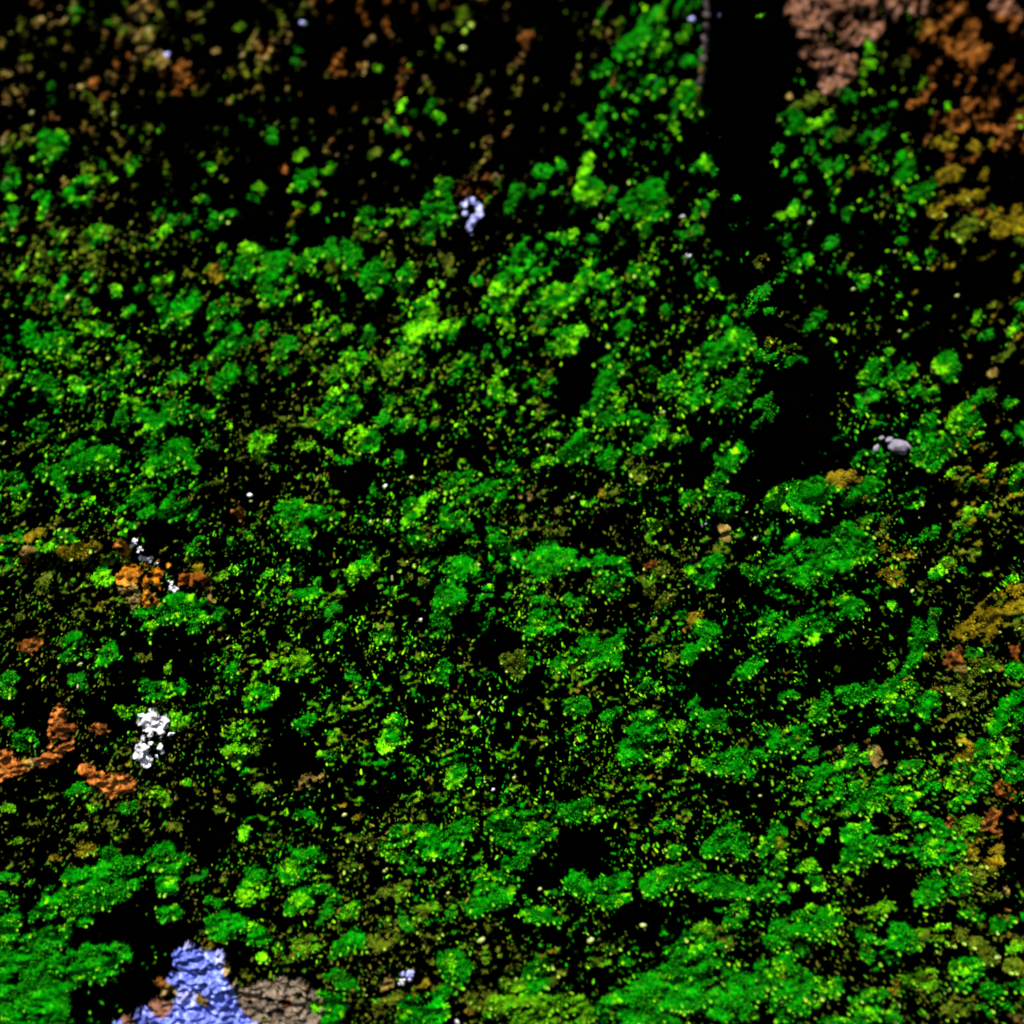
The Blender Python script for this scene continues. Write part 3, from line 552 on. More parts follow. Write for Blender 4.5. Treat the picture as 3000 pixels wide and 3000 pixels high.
BLACK = np.array([0.00015, 0.00015, 0.00012])  # growth and stone colours fade to this, shade painted in at rims
def build_mat(lobes, letters, step, height, rough=1.0, ridge=0.0, sink=4.0, cap=0.66, k=1.8):
    pad = 6
    u0, u1 = (lobes[:, 0] - lobes[:, 2] * 1.26).min() - pad, (lobes[:, 0] + lobes[:, 2] * 1.26).max() + pad
    d0, d1 = (lobes[:, 1] - lobes[:, 2] * 1.26).min() - pad, (lobes[:, 1] + lobes[:, 2] * 1.26).max() + pad
    U, D = np.meshgrid(np.arange(u0, u1, step), np.arange(d0, d1, step))
    if U.shape[0] < 2 or U.shape[1] < 2: return None
    U = U + RNG.uniform(-.3, .3, U.shape) * step; D = D + RNG.uniform(-.3, .3, D.shape) * step
    F, who = shape(lobes, U, D, rough, cap, k)
    prof = np.clip(F / 0.45, 0, 1); prof = prof * (2 - prof)
    gu, gd = grain(U, D, k)
    H = surf(U, D) + prof * height * (1 + 0.45 * vn(gu, gd, 26, 35)) + prof * (0.16 * height + 2) * vn(U, D, 11, 36)
    if ridge:
        H = H + prof * ridge * (np.abs(vn(gu, gd, 20, 37)) * -2 + 1) + prof * ridge * 0.6 * vn(gu * 0.6, gd, 9, 38)
    H = H - sink * (1 - prof)
    keep = F > 0
    q = keep[:-1, :-1] & keep[1:, :-1] & keep[1:, 1:] & keep[:-1, 1:]
    idx = np.arange(U.size).reshape(U.shape)
    Fq = np.stack([idx[:-1, :-1], idx[1:, :-1], idx[1:, 1:], idx[:-1, 1:]], -1)[q]
    if len(Fq) == 0: return None
    used = np.unique(Fq)
    remap = np.full(U.size, -1); remap[used] = np.arange(len(used))
    V = world_of(U, D, H).reshape(-1, 3)[used]
    let, age = mottle(np.array(letters)[who.reshape(-1)[used]], U.reshape(-1)[used], D.reshape(-1)[used], cap > 0.8)
    # colour in small cells so that neighbouring grains differ but a grain is even
    uu, dd = U.reshape(-1)[used], D.reshape(-1)[used]
    cell = 7.0
    key = np.floor(uu / cell).astype(int) * 7919 + np.floor(dd / cell).astype(int)
    cols = draw_cols(let, RNG)
    _, inv = np.unique(key, return_inverse=True)
    first = np.zeros(inv.max() + 1, int); first[inv[::-1]] = np.arange(len(inv))[::-1]
    cols = (0.65 * cols[first[inv]] + 0.35 * cols) * age
    fade = cover_shade(F.reshape(-1)[used])[:, None]
    cols = BLACK * (1 - fade) + cols * fade  # shade put into the mat colours towards rims and holes
    return V, remap[Fq], cols

# leaf templates: a fat pointed shoot, foot at 0, tip at +Z 1, radius 1 in x/y
def template(rings):
    V = [(0, 0, 0)]; n = 5
    for (z, r) in rings:
        for i in range(n):
            a = 2 * math.pi * i / n + z * 2.0
            V.append((r * math.cos(a), r * math.sin(a), z))
    V.append((0, 0, 1.0))
    F = []
    for i in range(n):
        F.append((0, 1 + (i + 1) % n, 1 + i))
    for k in range(len(rings) - 1):
        a, b = 1 + k * n, 1 + (k + 1) * n
        for i in range(n):
            F.append((a + i, a + (i + 1) % n, b + (i + 1) % n)); F.append((a + i, b + (i + 1) % n, b + i))
    a = 1 + (len(rings) - 1) * n
    for i in range(n):
        F.append((a + i, a + (i + 1) % n, len(V) - 1))
    return np.array(V, float), np.array(F, int)
LEAF_V, LEAF_F = template([(0.45, 1.0)])                      # 10 triangles
SHOOT_V, SHOOT_F = template([(0.22, 0.75), (0.62, 1.0), (0.88, 0.66)])   # 30 triangles

def lean_dir(U, D, rng, spread=0.7):
    """sideways lean of the shoots: they hang down the wall, fanning out to the lower right, to the lower left at the upper left"""
    du = np.clip((U + D) / 1500.0 * 0.5, -0.9, 0.8) + rng.normal(0, spread, U.shape)
    dd = 0.9 + rng.normal(0, spread, U.shape)
    l = np.hypot(du, dd) + 1e-6
    return du / l, dd / l

def scatter_mesh(U, D, H, rad, length, out, cols_foot, cols_tip, rng, tv=LEAF_V, tf=LEAF_F, spread=0.7, flat=(0.3, 0.7)):
    n = len(U)
    lu, ld = lean_dir(U, D, rng, spread)
    A = np.stack([lu * (1 - out), -out * np.ones(n), -ld * (1 - out)], -1)      # world x, y, z
    A /= np.linalg.norm(A, axis=1, keepdims=True)
    R = rng.normal(0, 1, (n, 3))
    X = np.cross(A, R); X /= np.linalg.norm(X, axis=1, keepdims=True)
    Y = np.cross(A, X)
    P = world_of(U, D, H)
    sq = rng.uniform(flat[0], flat[1], n)
    V = (P[:, None, :] + S * (tv[None, :, 0, None] * (rad)[:, None, None] * X[:, None, :]
         + tv[None, :, 1, None] * (rad * sq)[:, None, None] * Y[:, None, :]
         + tv[None, :, 2, None] * length[:, None, None] * A[:, None, :]))
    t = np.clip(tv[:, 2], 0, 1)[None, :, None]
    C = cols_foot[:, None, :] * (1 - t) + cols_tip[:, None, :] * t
    F = tf[None] + (np.arange(n) * len(tv))[:, None, None]
    return V.reshape(-1, 3), F.reshape(-1, 3), C.reshape(-1, 3)

def size_at(U, D):
    return 1.0 + 0.28 * np.clip(-D / 1400.0, 0, 1) + 0.15 * np.clip((U + D - 1500) / 1500.0, 0, 1)

def shoots_on(lobes, letters, height, density, rough=1.0, cap=0.66):
    """small leafy shoots over a mat; returns mesh arrays"""
    u0, u1 = (lobes[:, 0] - lobes[:, 2] * 1.25).min(), (lobes[:, 0] + lobes[:, 2] * 1.25).max()
    d0, d1 = (lobes[:, 1] - lobes[:, 2] * 1.25).min(), (lobes[:, 1] + lobes[:, 2] * 1.25).max()
    n = int((u1 - u0) * (d1 - d0) * density)
    U = RNG.uniform(u0, u1, n); D = RNG.uniform(d0, d1, n)
    F, who = shape(lobes, U, D, rough, cap)
    k = RNG.uniform(0, 1, n) < cover_shade(F, 0.5)
    U, D, F, who = U[k], D[k], F[k], who[k]
    if len(U) == 0: return None
    prof = np.clip(F / 0.45, 0, 1); prof = prof * (2 - prof)
    gu, gd = grain(U, D)
    H = surf(U, D) + prof * height * (1 + 0.45 * vn(gu, gd, 26, 35)) + prof * (0.16 * height + 2) * vn(U, D, 11, 36) - 3
    let, age = mottle(np.array(letters)[who], U, D, cap > 0.8)
    c = draw_cols(let, RNG) * age * (0.35 + 0.65 * cover_shade(F))[:, None]  # leaf colours darkened near the edge as painted shade
    sz = size_at(U, D)
    rad = RNG.uniform(1.6, 3.8, len(U)) * sz
    ln = rad * RNG.uniform(2.2, 4.2, len(U))
    tip = np.clip(c * RNG.uniform(1.0, 1.35, (len(U), 1)) + np.array([0.006, 0.01, 0]) * (let == 'G')[:, None], 0, 0.5)
    return scatter_mesh(U, D, H, rad, ln, 0.42, c, tip, RNG, spread=0.9)

def lower_edge_points(lobes, letters, height, want):
    """places along a cushion's lower fringe where bright young shoots hang out"""
    u0, u1 = (lobes[:, 0] - lobes[:, 2]).min(), (lobes[:, 0] + lobes[:, 2]).max()
    d0, d1 = (lobes[:, 1] - lobes[:, 2]).min(), (lobes[:, 1] + lobes[:, 2]).max()
    n = want * 90
    U = RNG.uniform(u0, u1, n); D = RNG.uniform(d0, d1, n)
    F, who = shape(lobes, U, D, 0.8)
    F2, _ = shape(lobes, U, D + 22, 0.8)
    k = np.nonzero((F > 0.0) & (F2 < 0.12))[0]
    sel = []
    for i in k:
        if all((U[i] - U[j]) ** 2 + (D[i] - D[j]) ** 2 > 17 ** 2 for j in sel):
            sel.append(i)
            if len(sel) >= want: break
    sel = np.array(sel, int)
    if len(sel) == 0: return None
    prof = np.clip(F[sel] / 0.45, 0, 1)
    return U[sel], D[sel], surf(U[sel], D[sel]) + prof * height * 0.8 + 2

def make_tip_meshes():
    out = []
    for mat in (TIP_GREEN, TIP_LIME, TIP_PALE):
        for k in range(4):
            r = random.Random(k)
            V, F = template([(0.2, 0.70 + 0.2 * r.random()), (0.55 + 0.15 * r.random(), 1.0), (0.86, 0.62 + 0.15 * r.random())])
            V = V.copy(); V[:, 0] += 0.25 * (r.random() - 0.5) * V[:, 2] ** 2 * 2; V[:, 1] *= 0.7 + 0.3 * r.random()
            out.append(mesh_from("shoot", V, F, np.repeat(np.clip(V[:, 2:3] * 1.25, 0, 1), 3, 1), mat))
    return out
TIP_MESH = make_tip_meshes()

def add_tip(parent, u, d, h, rad, length, kind, out=0.5):
    o = bpy.data.objects.new("shoot", TIP_MESH[kind * 4 + random.randrange(4)])
    lu, ld = lean_dir(np.array([u]), np.array([d]), RNG, 0.45)
    a = Vector((lu[0] * (1 - out), -out, -ld[0] * (1 - out))).normalized()
    q = a.to_track_quat('Z', 'Y')
    p = world_of(np.array([u]), np.array([d]), np.array([h]))[0]
    link(o)
    o.parent = parent
    M = Matrix.Translation(Vector(p) - parent.location) @ q.to_matrix().to_4x4() @ Matrix.Rotation(random.uniform(0, 6.28), 4, 'Z') @ Matrix.Diagonal((rad * S, rad * S, length * S, 1))
    o.matrix_basis = M
    return o

# ------------------------------------------------------------------ read the survey
ENTRIES = []          # (letters, lobes in wall units, survey centre x, y, survey area)
for (tx, ty), text in SURVEY.items():
    for ent in text.replace("\n", " ").split(";"):
        tok = ent.split()
        if not tok: continue
        c0 = tok[0]; lob = []; let = []
        for t in tok[1:]:
            a, b, c = t.split(",")
            lt = c0
            if c[-1].isalpha(): lt, c = c[-1], c[:-1]
            x = tx * 1000 + float(a) * 0.51760; y = ty * 1000 + float(b) * 0.51760; r = float(c) * 0.51760
            u, d = on_wall(x, y); u2, d2 = on_wall(x + 1, y); u3, d3 = on_wall(x, y + 1)
            k = math.sqrt(abs((u2 - u) * (d3 - d)))
            lob.append((float(u), float(d), r * k, x, y)); let.append(lt)
        if len(lob) <= 2 and c0 in 'GLYOCTB':        # small growths are never round: break them into a few lean lobes
            l2, t2 = [], []
            for (u, d, r, x, y), lt in zip(lob, let):
                ang = math.radians(random.gauss(-38 if y < 1900 else -15, 38))
                n_ = 3 if r < 22 else 4
                for i in range(n_):
                    o_ = (i - (n_ - 1) / 2) * r * 0.52
                    j1, j2 = random.gauss(0, r * 0.2), random.gauss(0, r * 0.2)
                    l2.append((u + o_ * math.cos(ang) + j1, d + o_ * math.sin(ang) + j2, r * random.uniform(0.5, 0.78), x, y)); t2.append(lt)
            lob, let = l2, t2
        arr = np.array(lob)
        area = (arr[:, 2] ** 2).sum() * math.pi
        w = arr[:, 2] ** 2
        ENTRIES.append(dict(kind=c0, letters=let, lobes=arr[:, :3], x=float((arr[:, 3] * w).sum() / w.sum()), y=float((arr[:, 4] * w).sum() / w.sum()), area=float(area)))

# ------------------------------------------------------------------ words for labels
LANDMARKS = [
 ("the white quartz lump", 445, 2170), ("the blue plaster patch", 560, 2860), ("the lilac flake", 1380, 620),
 ("the grey pebble", 2625, 1305), ("the orange lichen", 430, 1690), ("the pink bare stone", 2440, 120),
 ("the black upright joint", 2200, 420), ("the brown clay strip", 150, 2200), ("the ochre bank", 2900, 1780),
 ("the lower lilac crumb", 1195, 2850), ("the top left corner", 0, 0), ("the lower right corner", 3000, 3000),
 ("the lower left corner", 0, 3000), ("the photo's centre", 1500, 1500), ("the left edge's middle", 0, 1200),
 ("the rust spots on the right", 2940, 2350), ("the lower edge's middle", 1750, 3000), ("the tan grain above centre", 1545, 1450),
]
ORD = ["nearest", "second", "third", "fourth", "fifth", "sixth", "seventh", "eighth", "ninth", "tenth", "eleventh", "twelfth", "thirteenth", "fourteenth", "fifteenth",
       "sixteenth", "seventeenth", "eighteenth", "nineteenth", "twentieth"]
ORD += [str(i) + "th" for i in range(21, 60)]
def direction(dx, dy):
    a = math.degrees(math.atan2(-dy, dx)) % 360
    return ["right of", "above right of", "above", "above left of", "left of", "below left of", "below", "below right of"][int((a + 22.5) // 45) % 8]
_slots = {}
def place_words(items, phrase_of):
    """items: list of dict with x,y; gives each a phrase + ordinal + place that fits no other item"""
    buckets = {}
    for it in items:
        lm = min(LANDMARKS, key=lambda q: (it['x'] - q[1]) ** 2 + (it['y'] - q[2]) ** 2)
        it['dist'] = math.hypot(it['x'] - lm[1], it['y'] - lm[2])
        it['phrase'] = phrase_of(it)
        it['where'] = direction(it['x'] - lm[1], it['y'] - lm[2]) + " " + lm[0]
        buckets.setdefault((it['phrase'], it['where']), []).append(it)
    for (ph, wh), lst in buckets.items():
        lst.sort(key=lambda q: q['dist'])
        for i, it in enumerate(lst):
            if len(lst) == 1: it['label'] = ph + " " + wh
            elif i == 0: it['label'] = ph + ", nearest one " + wh
            else: it['label'] = ph + ", " + ORD[i] + " nearest " + wh

def moss_phrase(it):
    n = it['letters']; col = {'G': 'deep green', 'L': 'bright lime', 'Y': 'yellow-green', 'O': 'olive', 'C': 'ochre'}[it['kind']]
    if it['kind'] == 'G' and n.count('L') * 2.2 > len(n): col = 'green and lime'
    w = it['lobes']; wu = np.ptp(w[:, 0]) + 2 * w[:, 2].mean(); wd = np.ptp(w[:, 1]) + 2 * w[:, 2].mean()
    size = 'large' if it['area'] > 26000 else ('medium' if it['area'] > 7000 else 'small')
    form = 'wide' if wu > 1.7 * wd else ('tall' if wd > 1.5 * wu else '')
    noun = {'O': 'moss tuft', 'C': 'dry moss tuft'}.get(it['kind'], 'moss cushion')
    return " ".join(x for x in (size, form, col, noun) if x)

moss = [e for e in ENTRIES if e['kind'] in 'GLYOC']
moss.sort(key=lambda e: -e['area'])
NIND = 300
single, rest = moss[:NIND], moss[NIND:]
place_words(single, moss_phrase)

HT = lambda e: float(np.clip(0.42 * e['lobes'][:, 2].max(), 6, 26))
ROUGH = {'G': 1.15, 'L': 1.05, 'Y': 1.2, 'O': 1.3, 'C': 1.35}
CAP = {'G': 0.74, 'L': 0.74, 'Y': 0.62, 'O': 0.50, 'C': 0.52}
def grow(e):
    rg = ROUGH[e['kind']]; cp = CAP[e['kind']]
    if e['kind'] == 'G' and e['area'] > 60000: cp = 0.90
    if e['kind'] == 'C' and e['area'] > 18000: cp = 0.72
    return (build_mat(e['lobes'], e['letters'], 4.8, HT(e), rg, cap=cp), shoots_on(e['lobes'], e['letters'], HT(e), 0.030 if e['kind'] != 'O' else 0.020, rg, cp))

for e in single:
    m, s = grow(e)
    c = e['lobes'][e['lobes'][:, 2].argmax()]
    p = Vector(world_of(np.array([c[0]]), np.array([c[1]]), surf(np.array([c[0]]), np.array([c[1]])))[0])
    t = empty("moss_cushion" if e['kind'] in 'GLY' else "moss_tuft", p)
    tag(t, e['label'], "moss", "moss growing on the wall")
    if m: mesh_obj("mat", *m, MAT_, t, origin=p)
    if s: tag(mesh_obj("leafy_shoots", *s, MOSS, t, origin=p), kind="stuff")
    want = int(np.clip(e['area'] / 1300.0, 1, 16))
    if e['kind'] in 'OC': want = min(want, 3)
    if e['area'] > 60000: want = 7
    pts = lower_edge_points(e['lobes'], e['letters'], HT(e), want)
    if pts:
        for u, d, h in zip(*pts):
            kd = 1 if e['kind'] in 'L' or random.random() < (0.45 if e['kind'] == 'G' else 0.8) else 0
            if e['kind'] in 'OC': kd = 2
            if random.random() < 0.06: kd = 2
            if e['area'] > 60000: kd = 0
            r = random.uniform(3.8, 7.6) * float(size_at(u, d))
            add_tip(t, u, d, h, r, r * random.uniform(1.8, 2.8), kd)

def join_arrays(lst):
    V, F, C, n = [], [], [], 0
    for a in lst:
        if a is None: continue
        v, f, c = a
        if f.shape[1] == 4: f = np.concatenate([f[:, [0, 1, 2]], f[:, [0, 2, 3]]])
        V.append(v); F.append(f + n); C.append(c); n += len(v)
    return np.concatenate(V), np.concatenate(F), np.concatenate(C)

g = []
for e in rest: g += list(grow(e))
o = mesh_obj("small_moss_sprigs", *join_arrays(g), MOSS)
tag(o, "countless tiny moss sprigs filling the gaps between the cushions", "moss", kind="stuff")

# ------------------------------------------------------------------ fine sprouts and grains between the cushions
DENS = ["6755556146", "6655545146", "6545456355", "7666766445", "6656655257", "7656677657", "6567756646", "5767877667", "5367765747", "2156766457"]
HUE = ["TTTBTTGGOB", "TOOTTTGGYB", "OOYYOGYGYC", "GYOYYYYYYC", "YGOYYYYGGC", "OOYYGOOGGO", "OYYYYYGYYO", "OOYYYYYYYO", "OOYOYYYYOO", "GGOOOYGYOO"]
DARK = [(1420,200,85),(1430,60,85),(1420,300,70),(1395,420,70),(1390,150,60),(1455,350,60),(1400,520,45),(1100,690,70),(1090,745,60),(1540,720,60),(1510,800,85),(1460,850,70),(1340,880,70),(250,1720,85),(200,1745,70),(330,1770,50),(220,1850,70),
        (560,1400,60),(540,1320,40),(770,850,45),(660,900,40),(950,1215,45),(1090,1600,48),(1030,1650,34),(1680,1660,60),(1560,1600,45),(60,1340,55),(200,1350,45),(350,1240,70),(470,400,80),(540,310,70),(250,1240,50),
        (1110,200,60),(620,450,50),(980,1700,50),(380,1560,40),(1200,1700,60),(1500,1690,50),(1650,1410,45),(1750,990,50),(60,900,50),(300,1010,30),(900,620,45),(690,1120,40),(1330,1290,50),(1750,560,60),(1600,560,45),(1850,640,40)]
D9 = np.array([[int(c) for c in row] for row in DENS], float); H9 = np.array([list(row) for row in HUE])
def density(x, y):
    fx = np.clip(x / 300 - 0.5, 0, 8.999); fy = np.clip(y / 300 - 0.5, 0, 8.999)
    ix, iy = fx.astype(int), fy.astype(int); fx, fy = fx - ix, fy - iy
    d = (D9[iy, ix] * (1 - fx) + D9[iy, ix + 1] * fx) * (1 - fy) + (D9[iy + 1, ix] * (1 - fx) + D9[iy + 1, ix + 1] * fx) * fy
    d = d / 8.0
    for (a, b_, c) in DARK:
        dd = np.hypot(x - a * 1.553, y - b_ * 1.553) / (c * 1.553)
        d = d * np.clip((dd - 0.6) * 2.2, 0.16 if a < 1390 or b_ > 500 else 0.0, 1)
    return d
def hue_at(x, y, r):
    """kind of growth at a spot, mixed at the borders and in small patches"""
    jx = np.clip(((x + 110 * vn(x, y, 60, 91) + 60 * vn(x, y, 22, 92)) // 300).astype(int), 0, 9)
    jy = np.clip(((y + 110 * vn(x, y, 60, 93) + 60 * vn(x, y, 22, 94)) // 300).astype(int), 0, 9)
    h = H9[jy, jx].copy()
    s = 0.5 + 0.5 * (0.7 * vn(x, y, 42, 95) + 0.7 * vn(x, y, 18, 96))
    h[(h == 'Y') & (s < 0.36)] = 'G'; h[(h == 'Y') & (s > 0.66)] = 'O'
    h[(h == 'G') & (s > 0.72)] = 'Y'; h[(h == 'O') & (s < 0.30)] = 'Y'; h[(h == 'O') & (s > 0.88)] = 'C'
    h[(h == 'T') & (s < 0.42)] = 'O'; h[(h == 'T') & (s > 0.78)] = 'B'; h[(h == 'C') & (s < 0.35)] = 'O'
    return h

def islands(st, lo, hi, hole):
    X, Y = np.meshgrid(np.arange(lo, hi, st), np.arange(lo, hi, st))
    X = X + RNG.uniform(-.3, .3, X.shape) * st; Y = Y + RNG.uniform(-.3, .3, Y.shape) * st
    gx, gy = grain(X - 1500, Y - 1500, 1.6)
    sz = 1.0 + 0.55 * np.clip(1 - Y / 1500.0, 0, 1)
    n = 0.42 * vn(gx / sz, gy / sz, 19, 101) + 0.58 * vn(gx / sz, gy / sz, 10, 102) + 0.3 * vn(X / sz, Y / sz, 5.5, 103) + 0.25 * vn(gx, gy, 90, 104)
    dens = density(X, Y)
    if hole: dens = np.where((X > -66) & (X < 3066) & (Y > -66) & (Y < 3066), -1.0, dens)
    F = n - (0.78 - 0.72 * dens)
    U, D = on_wall(X, Y)
    keep = F > 0
    prof = np.clip(F / 0.5, 0, 1)
    H = surf(U, D) - 2 + 16 * prof * (1 + 0.4 * vn(X, Y, 9, 105))
    idx = np.arange(U.size).reshape(U.shape)
    q = keep[:-1, :-1] & keep[1:, :-1] & keep[1:, 1:] & keep[:-1, 1:]
    Fq = np.stack([idx[:-1, :-1], idx[1:, :-1], idx[1:, 1:], idx[:-1, 1:]], -1)[q]
    P = world_of(U, D, H).reshape(-1, 3)
    xf, yf = X.reshape(-1), Y.reshape(-1)
    hue = hue_at(xf, yf, RNG)
    cell = 14.0
    key = np.floor((xf + 5 * vn(xf, yf, 9, 106)) / cell).astype(int) * 7919 + np.floor((yf + 5 * vn(xf, yf, 9, 107)) / cell).astype(int)
    _, inv = np.unique(key, return_inverse=True)
    first = np.zeros(inv.max() + 1, int); first[inv[::-1]] = np.arange(len(inv))[::-1]
    cols = draw_cols(hue, RNG)
    cols = (0.7 * cols[first[inv]] + 0.3 * cols) * 1.2
    fade = cover_shade(F.reshape(-1), 0.55)[:, None]
    cols = BLACK * (1 - fade) + cols * fade  # specks painted darker at their rims, imitating shade
    fh = hue[Fq[:, 0]]
    for nm, letters, mat, lab, cat in (("moss_film", 'GLYO', MAT_, "thin broken film of moss specks outside the close-up" if hole else "thin broken film of green and olive moss specks between the cushions", "moss"),
                                       ("stone_crumbs", 'TBC', ROCK, "stone specks outside the close-up" if hole else "tan and brown specks of bare stone showing through the black crust", "stone")):
        ff = Fq[np.isin(fh, list(letters))]
        used = np.unique(ff); rm = np.full(len(P), -1); rm[used] = np.arange(len(used))
        tag(mesh_obj(nm, P[used], rm[ff], cols[used], mat), lab, cat, kind="stuff")
islands(4.2, -70, 3070, False)
islands(7.5, -1500, 4500, True)

def sprouts():
    r = np.random.default_rng(5); n = 170000
    x = r.uniform(-900, 3900, n); y = r.uniform(-900, 3900, n)
    gx, gy = grain(x - 1500, y - 1500)
    cl = 0.45 + 0.6 * vn(gx, gy, 80, 51) + 0.55 * vn(gx, gy, 30, 52)
    k = r.uniform(0, 1, n) < density(x, y) * np.clip(cl, 0.03, 1) * np.clip(0.2 + y / 1900.0, 0.2, 1) * np.where((y < 620) & (x < 1750), 0.3, 1.0)
    x, y = x[k], y[k]
    hue = hue_at(x, y, r)
    sw = r.uniform(0, 1, len(x))
    hue[(hue == 'G') & (sw > 0.6)] = 'L'; hue[(hue == 'Y') & (sw > 0.7)] = 'L'
    hue[np.isin(hue, ['L', 'Y', 'O']) & (sw > 0.988)] = 'A'
    k = np.isin(hue, list('GLYOA')); x, y, hue = x[k], y[k], hue[k]
    u, d = on_wall(x, y)
    c = draw_cols(hue, r)
    rad = (1.9 + 3.6 * r.uniform(0, 1, len(u)) ** 2.4) * size_at(u, d) ** 1.2
    ln = rad * r.uniform(2.2, 4.6, len(u))
    c = c * r.uniform(0.35, 1.5, (len(u), 1))
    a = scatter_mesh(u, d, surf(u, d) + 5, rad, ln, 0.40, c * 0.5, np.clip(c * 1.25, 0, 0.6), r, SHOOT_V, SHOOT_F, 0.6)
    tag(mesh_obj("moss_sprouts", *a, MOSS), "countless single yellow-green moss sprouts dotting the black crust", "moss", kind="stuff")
sprouts()

# ------------------------------------------------------------------ the wall goes on outside the picture
def outside():
    r = np.random.default_rng(21); parts = []
    n = 0
    while n < 900:
        u, d = r.uniform(-3900, 3900), r.uniform(-2900, 3700)
        wide = float(np.interp(d, (-1450, 1750), (1500, 1720)))
        if abs(u) < wide and -1540 < d < 1820: continue
        n += 1
        k = r.integers(2, 6); R = r.uniform(22, 62)
        lob = np.array([(u + r.normal(0, R * 1.3), d + r.normal(0, R * .7), R * r.uniform(.6, 1.1)) for _ in range(k)])
        let = [r.choice(list('GGGLYO'))] * k
        parts.append(build_mat(lob, let, 12.0, 16.0, 1.15, cap=0.74)); parts.append(shoots_on(lob, let, 16.0, 0.0035, 1.15, 0.74))
    o = mesh_obj("outer_moss_growth", *join_arrays(parts), MOSS)
    tag(o, "moss carpeting the wall beyond the close-up", "moss", kind="stuff")
outside()

# ------------------------------------------------------------------ bare stone, clay, plaster: parts of the stones
def host_of(u, d):
    if d > float(bed_line(np.array([u]))[0]): return STONE_C
    return STONE_A if u < float(np.interp(d, _dl, (_ul + _ur) / 2)) else STONE_B
def survey_lobes(text):
    lob = []; let = []
    for t in text.split():
        a, b, c = t.split(","); lt = c[-1]; c = float(c[:-1])
        u, d = on_wall(float(a), float(b)); u2, _ = on_wall(float(a) + 1, float(b))
        lob.append((float(u), float(d), c * float(u2 - u))); let.append(lt)
    return np.array(lob), let
def part_patch(name, lobes, letters, mat, height, rough, label=None, step=5.0, ridge=0.0, cap=0.8):
    c = lobes[lobes[:, 2].argmax()]
    host = host_of(c[0], c[1])
    a = build_mat(lobes, letters, step, height, rough, ridge, cap=cap, k=1.12)
    if a is None: return
    p = world_of(np.array([c[0]]), np.array([c[1]]), surf(np.array([c[0]]), np.array([c[1]])))[0]
    o = mesh_obj(name, *a, mat, host, origin=p)
    if label: o["label"] = label
    return o

for e in ENTRIES:
    if e['kind'] in 'TBRP':
        big = e['area'] > 30000
        part_patch("bare_patch", e['lobes'], e['letters'], ROCK, 11 if not big else 13, 1.3,
                   "pinkish bare stone beside the black joint" if e['kind'] == 'P' else None, 4.5, 9.0, (0.76 if e["x"] > 2500 else 0.62) if e["kind"] != "P" else 0.70)

BLUE = """545,2800,32U 575,2800,38U 605,2812,38U 570,2835,48U 620,2845,48U 560,2870,52U 630,2890,52U 660,2900,40U 560,2915,40V 600,2910,36T 570,2945,58U 640,2950,55U 680,2960,40U 520,2990,60U 600,3000,70U 690,3010,65U 440,2990,45U 380,3010,42U 740,3010,40U 556,2765,14V 652,2792,19V
 500,2890,24T 480,2945,34P 385,2985,26P 475,2875,20B 668,2820,15T"""
GREY = """720,2920,36E 770,2895,40E 830,2890,42E 880,2900,40E 920,2930,36E 740,2970,45E 800,2960,50E 870,2970,48E 700,3010,40E 780,3020,50E 880,3020,45E 845,2915,24B 910,2980,30E 690,2880,22E"""
lb, lt = survey_lobes(BLUE)
part_patch("plaster_patch", lb, lt, LICH, 20, 0.8, "blue-tinged flaking plaster patch with pink edges", 3.5, 11.0, 0.95)
lb, lt = survey_lobes(GREY)
part_patch("plaster_patch", lb, lt, LICH, 18, 1.0, "grey-brown rough plaster beside the blue patch", 3.5, 9.0)
CLAY = """182,2075,18F 172,2105,23F 162,2132,18F 205,2150,30F 178,2162,30F 190,2182,26F 158,2207,26F 130,2225,22F 105,2232,20T 68,2240,24F 30,2250,26F 0,2255,30F 15,2210,26F -40,2260,30F"""
lb, lt = survey_lobes(CLAY)
part_patch("clay_strip", lb, lt, LICH, 14, 1.0, "orange-brown clay strip bent upwards at its right end", 3.5, 7.0, 0.85)
CLAY2 = """270,2265,24F 290,2280,26F 322,2296,30F 362,2292,30F 332,2322,20F 250,2252,18F 384,2302,18F"""
lb, lt = survey_lobes(CLAY2)
part_patch("clay_strip", lb, lt, LICH, 14, 1.0, "orange-brown clay crumbs below the white quartz", 3.5, 7.0, 0.85)
EDGE = """2074,-20,14Q 2074,10,14Q 2074,40,14Q 2074,75,14Q 2070,110,14Q 2068,140,13Q 2064,170,14Q 2060,205,14T 2056,235,14Q 2052,265,13B 2048,290,11B"""
lb, lt = survey_lobes(EDGE)
part_patch("bare_patch", lb, lt, ROCK, 12, 0.5, "pale worn edge of the stone along the black joint", 4.0, 3.0)

# ------------------------------------------------------------------ lichens, crumbs, pebbles: things of their own
lich = [e for e in ENTRIES if e['kind'] == 'N']
place_words(lich, lambda it: "orange crusty lichen patch with brown edges" if it['area'] > 6000 else "small orange lichen spot")
for e in lich:
    a = build_mat(e['lobes'], e['letters'], 4.0, 16, 1.15, 9.0, cap=0.7, k=1.1)
    c = e['lobes'][0]; p = world_of(np.array([c[0]]), np.array([c[1]]), surf(np.array([c[0]]), np.array([c[1]])))[0]
    t = empty("lichen", p); tag(t, e['label'], "lichen", "lichens on the wall")
    mesh_obj("crust", *a, LICH, t, origin=p)

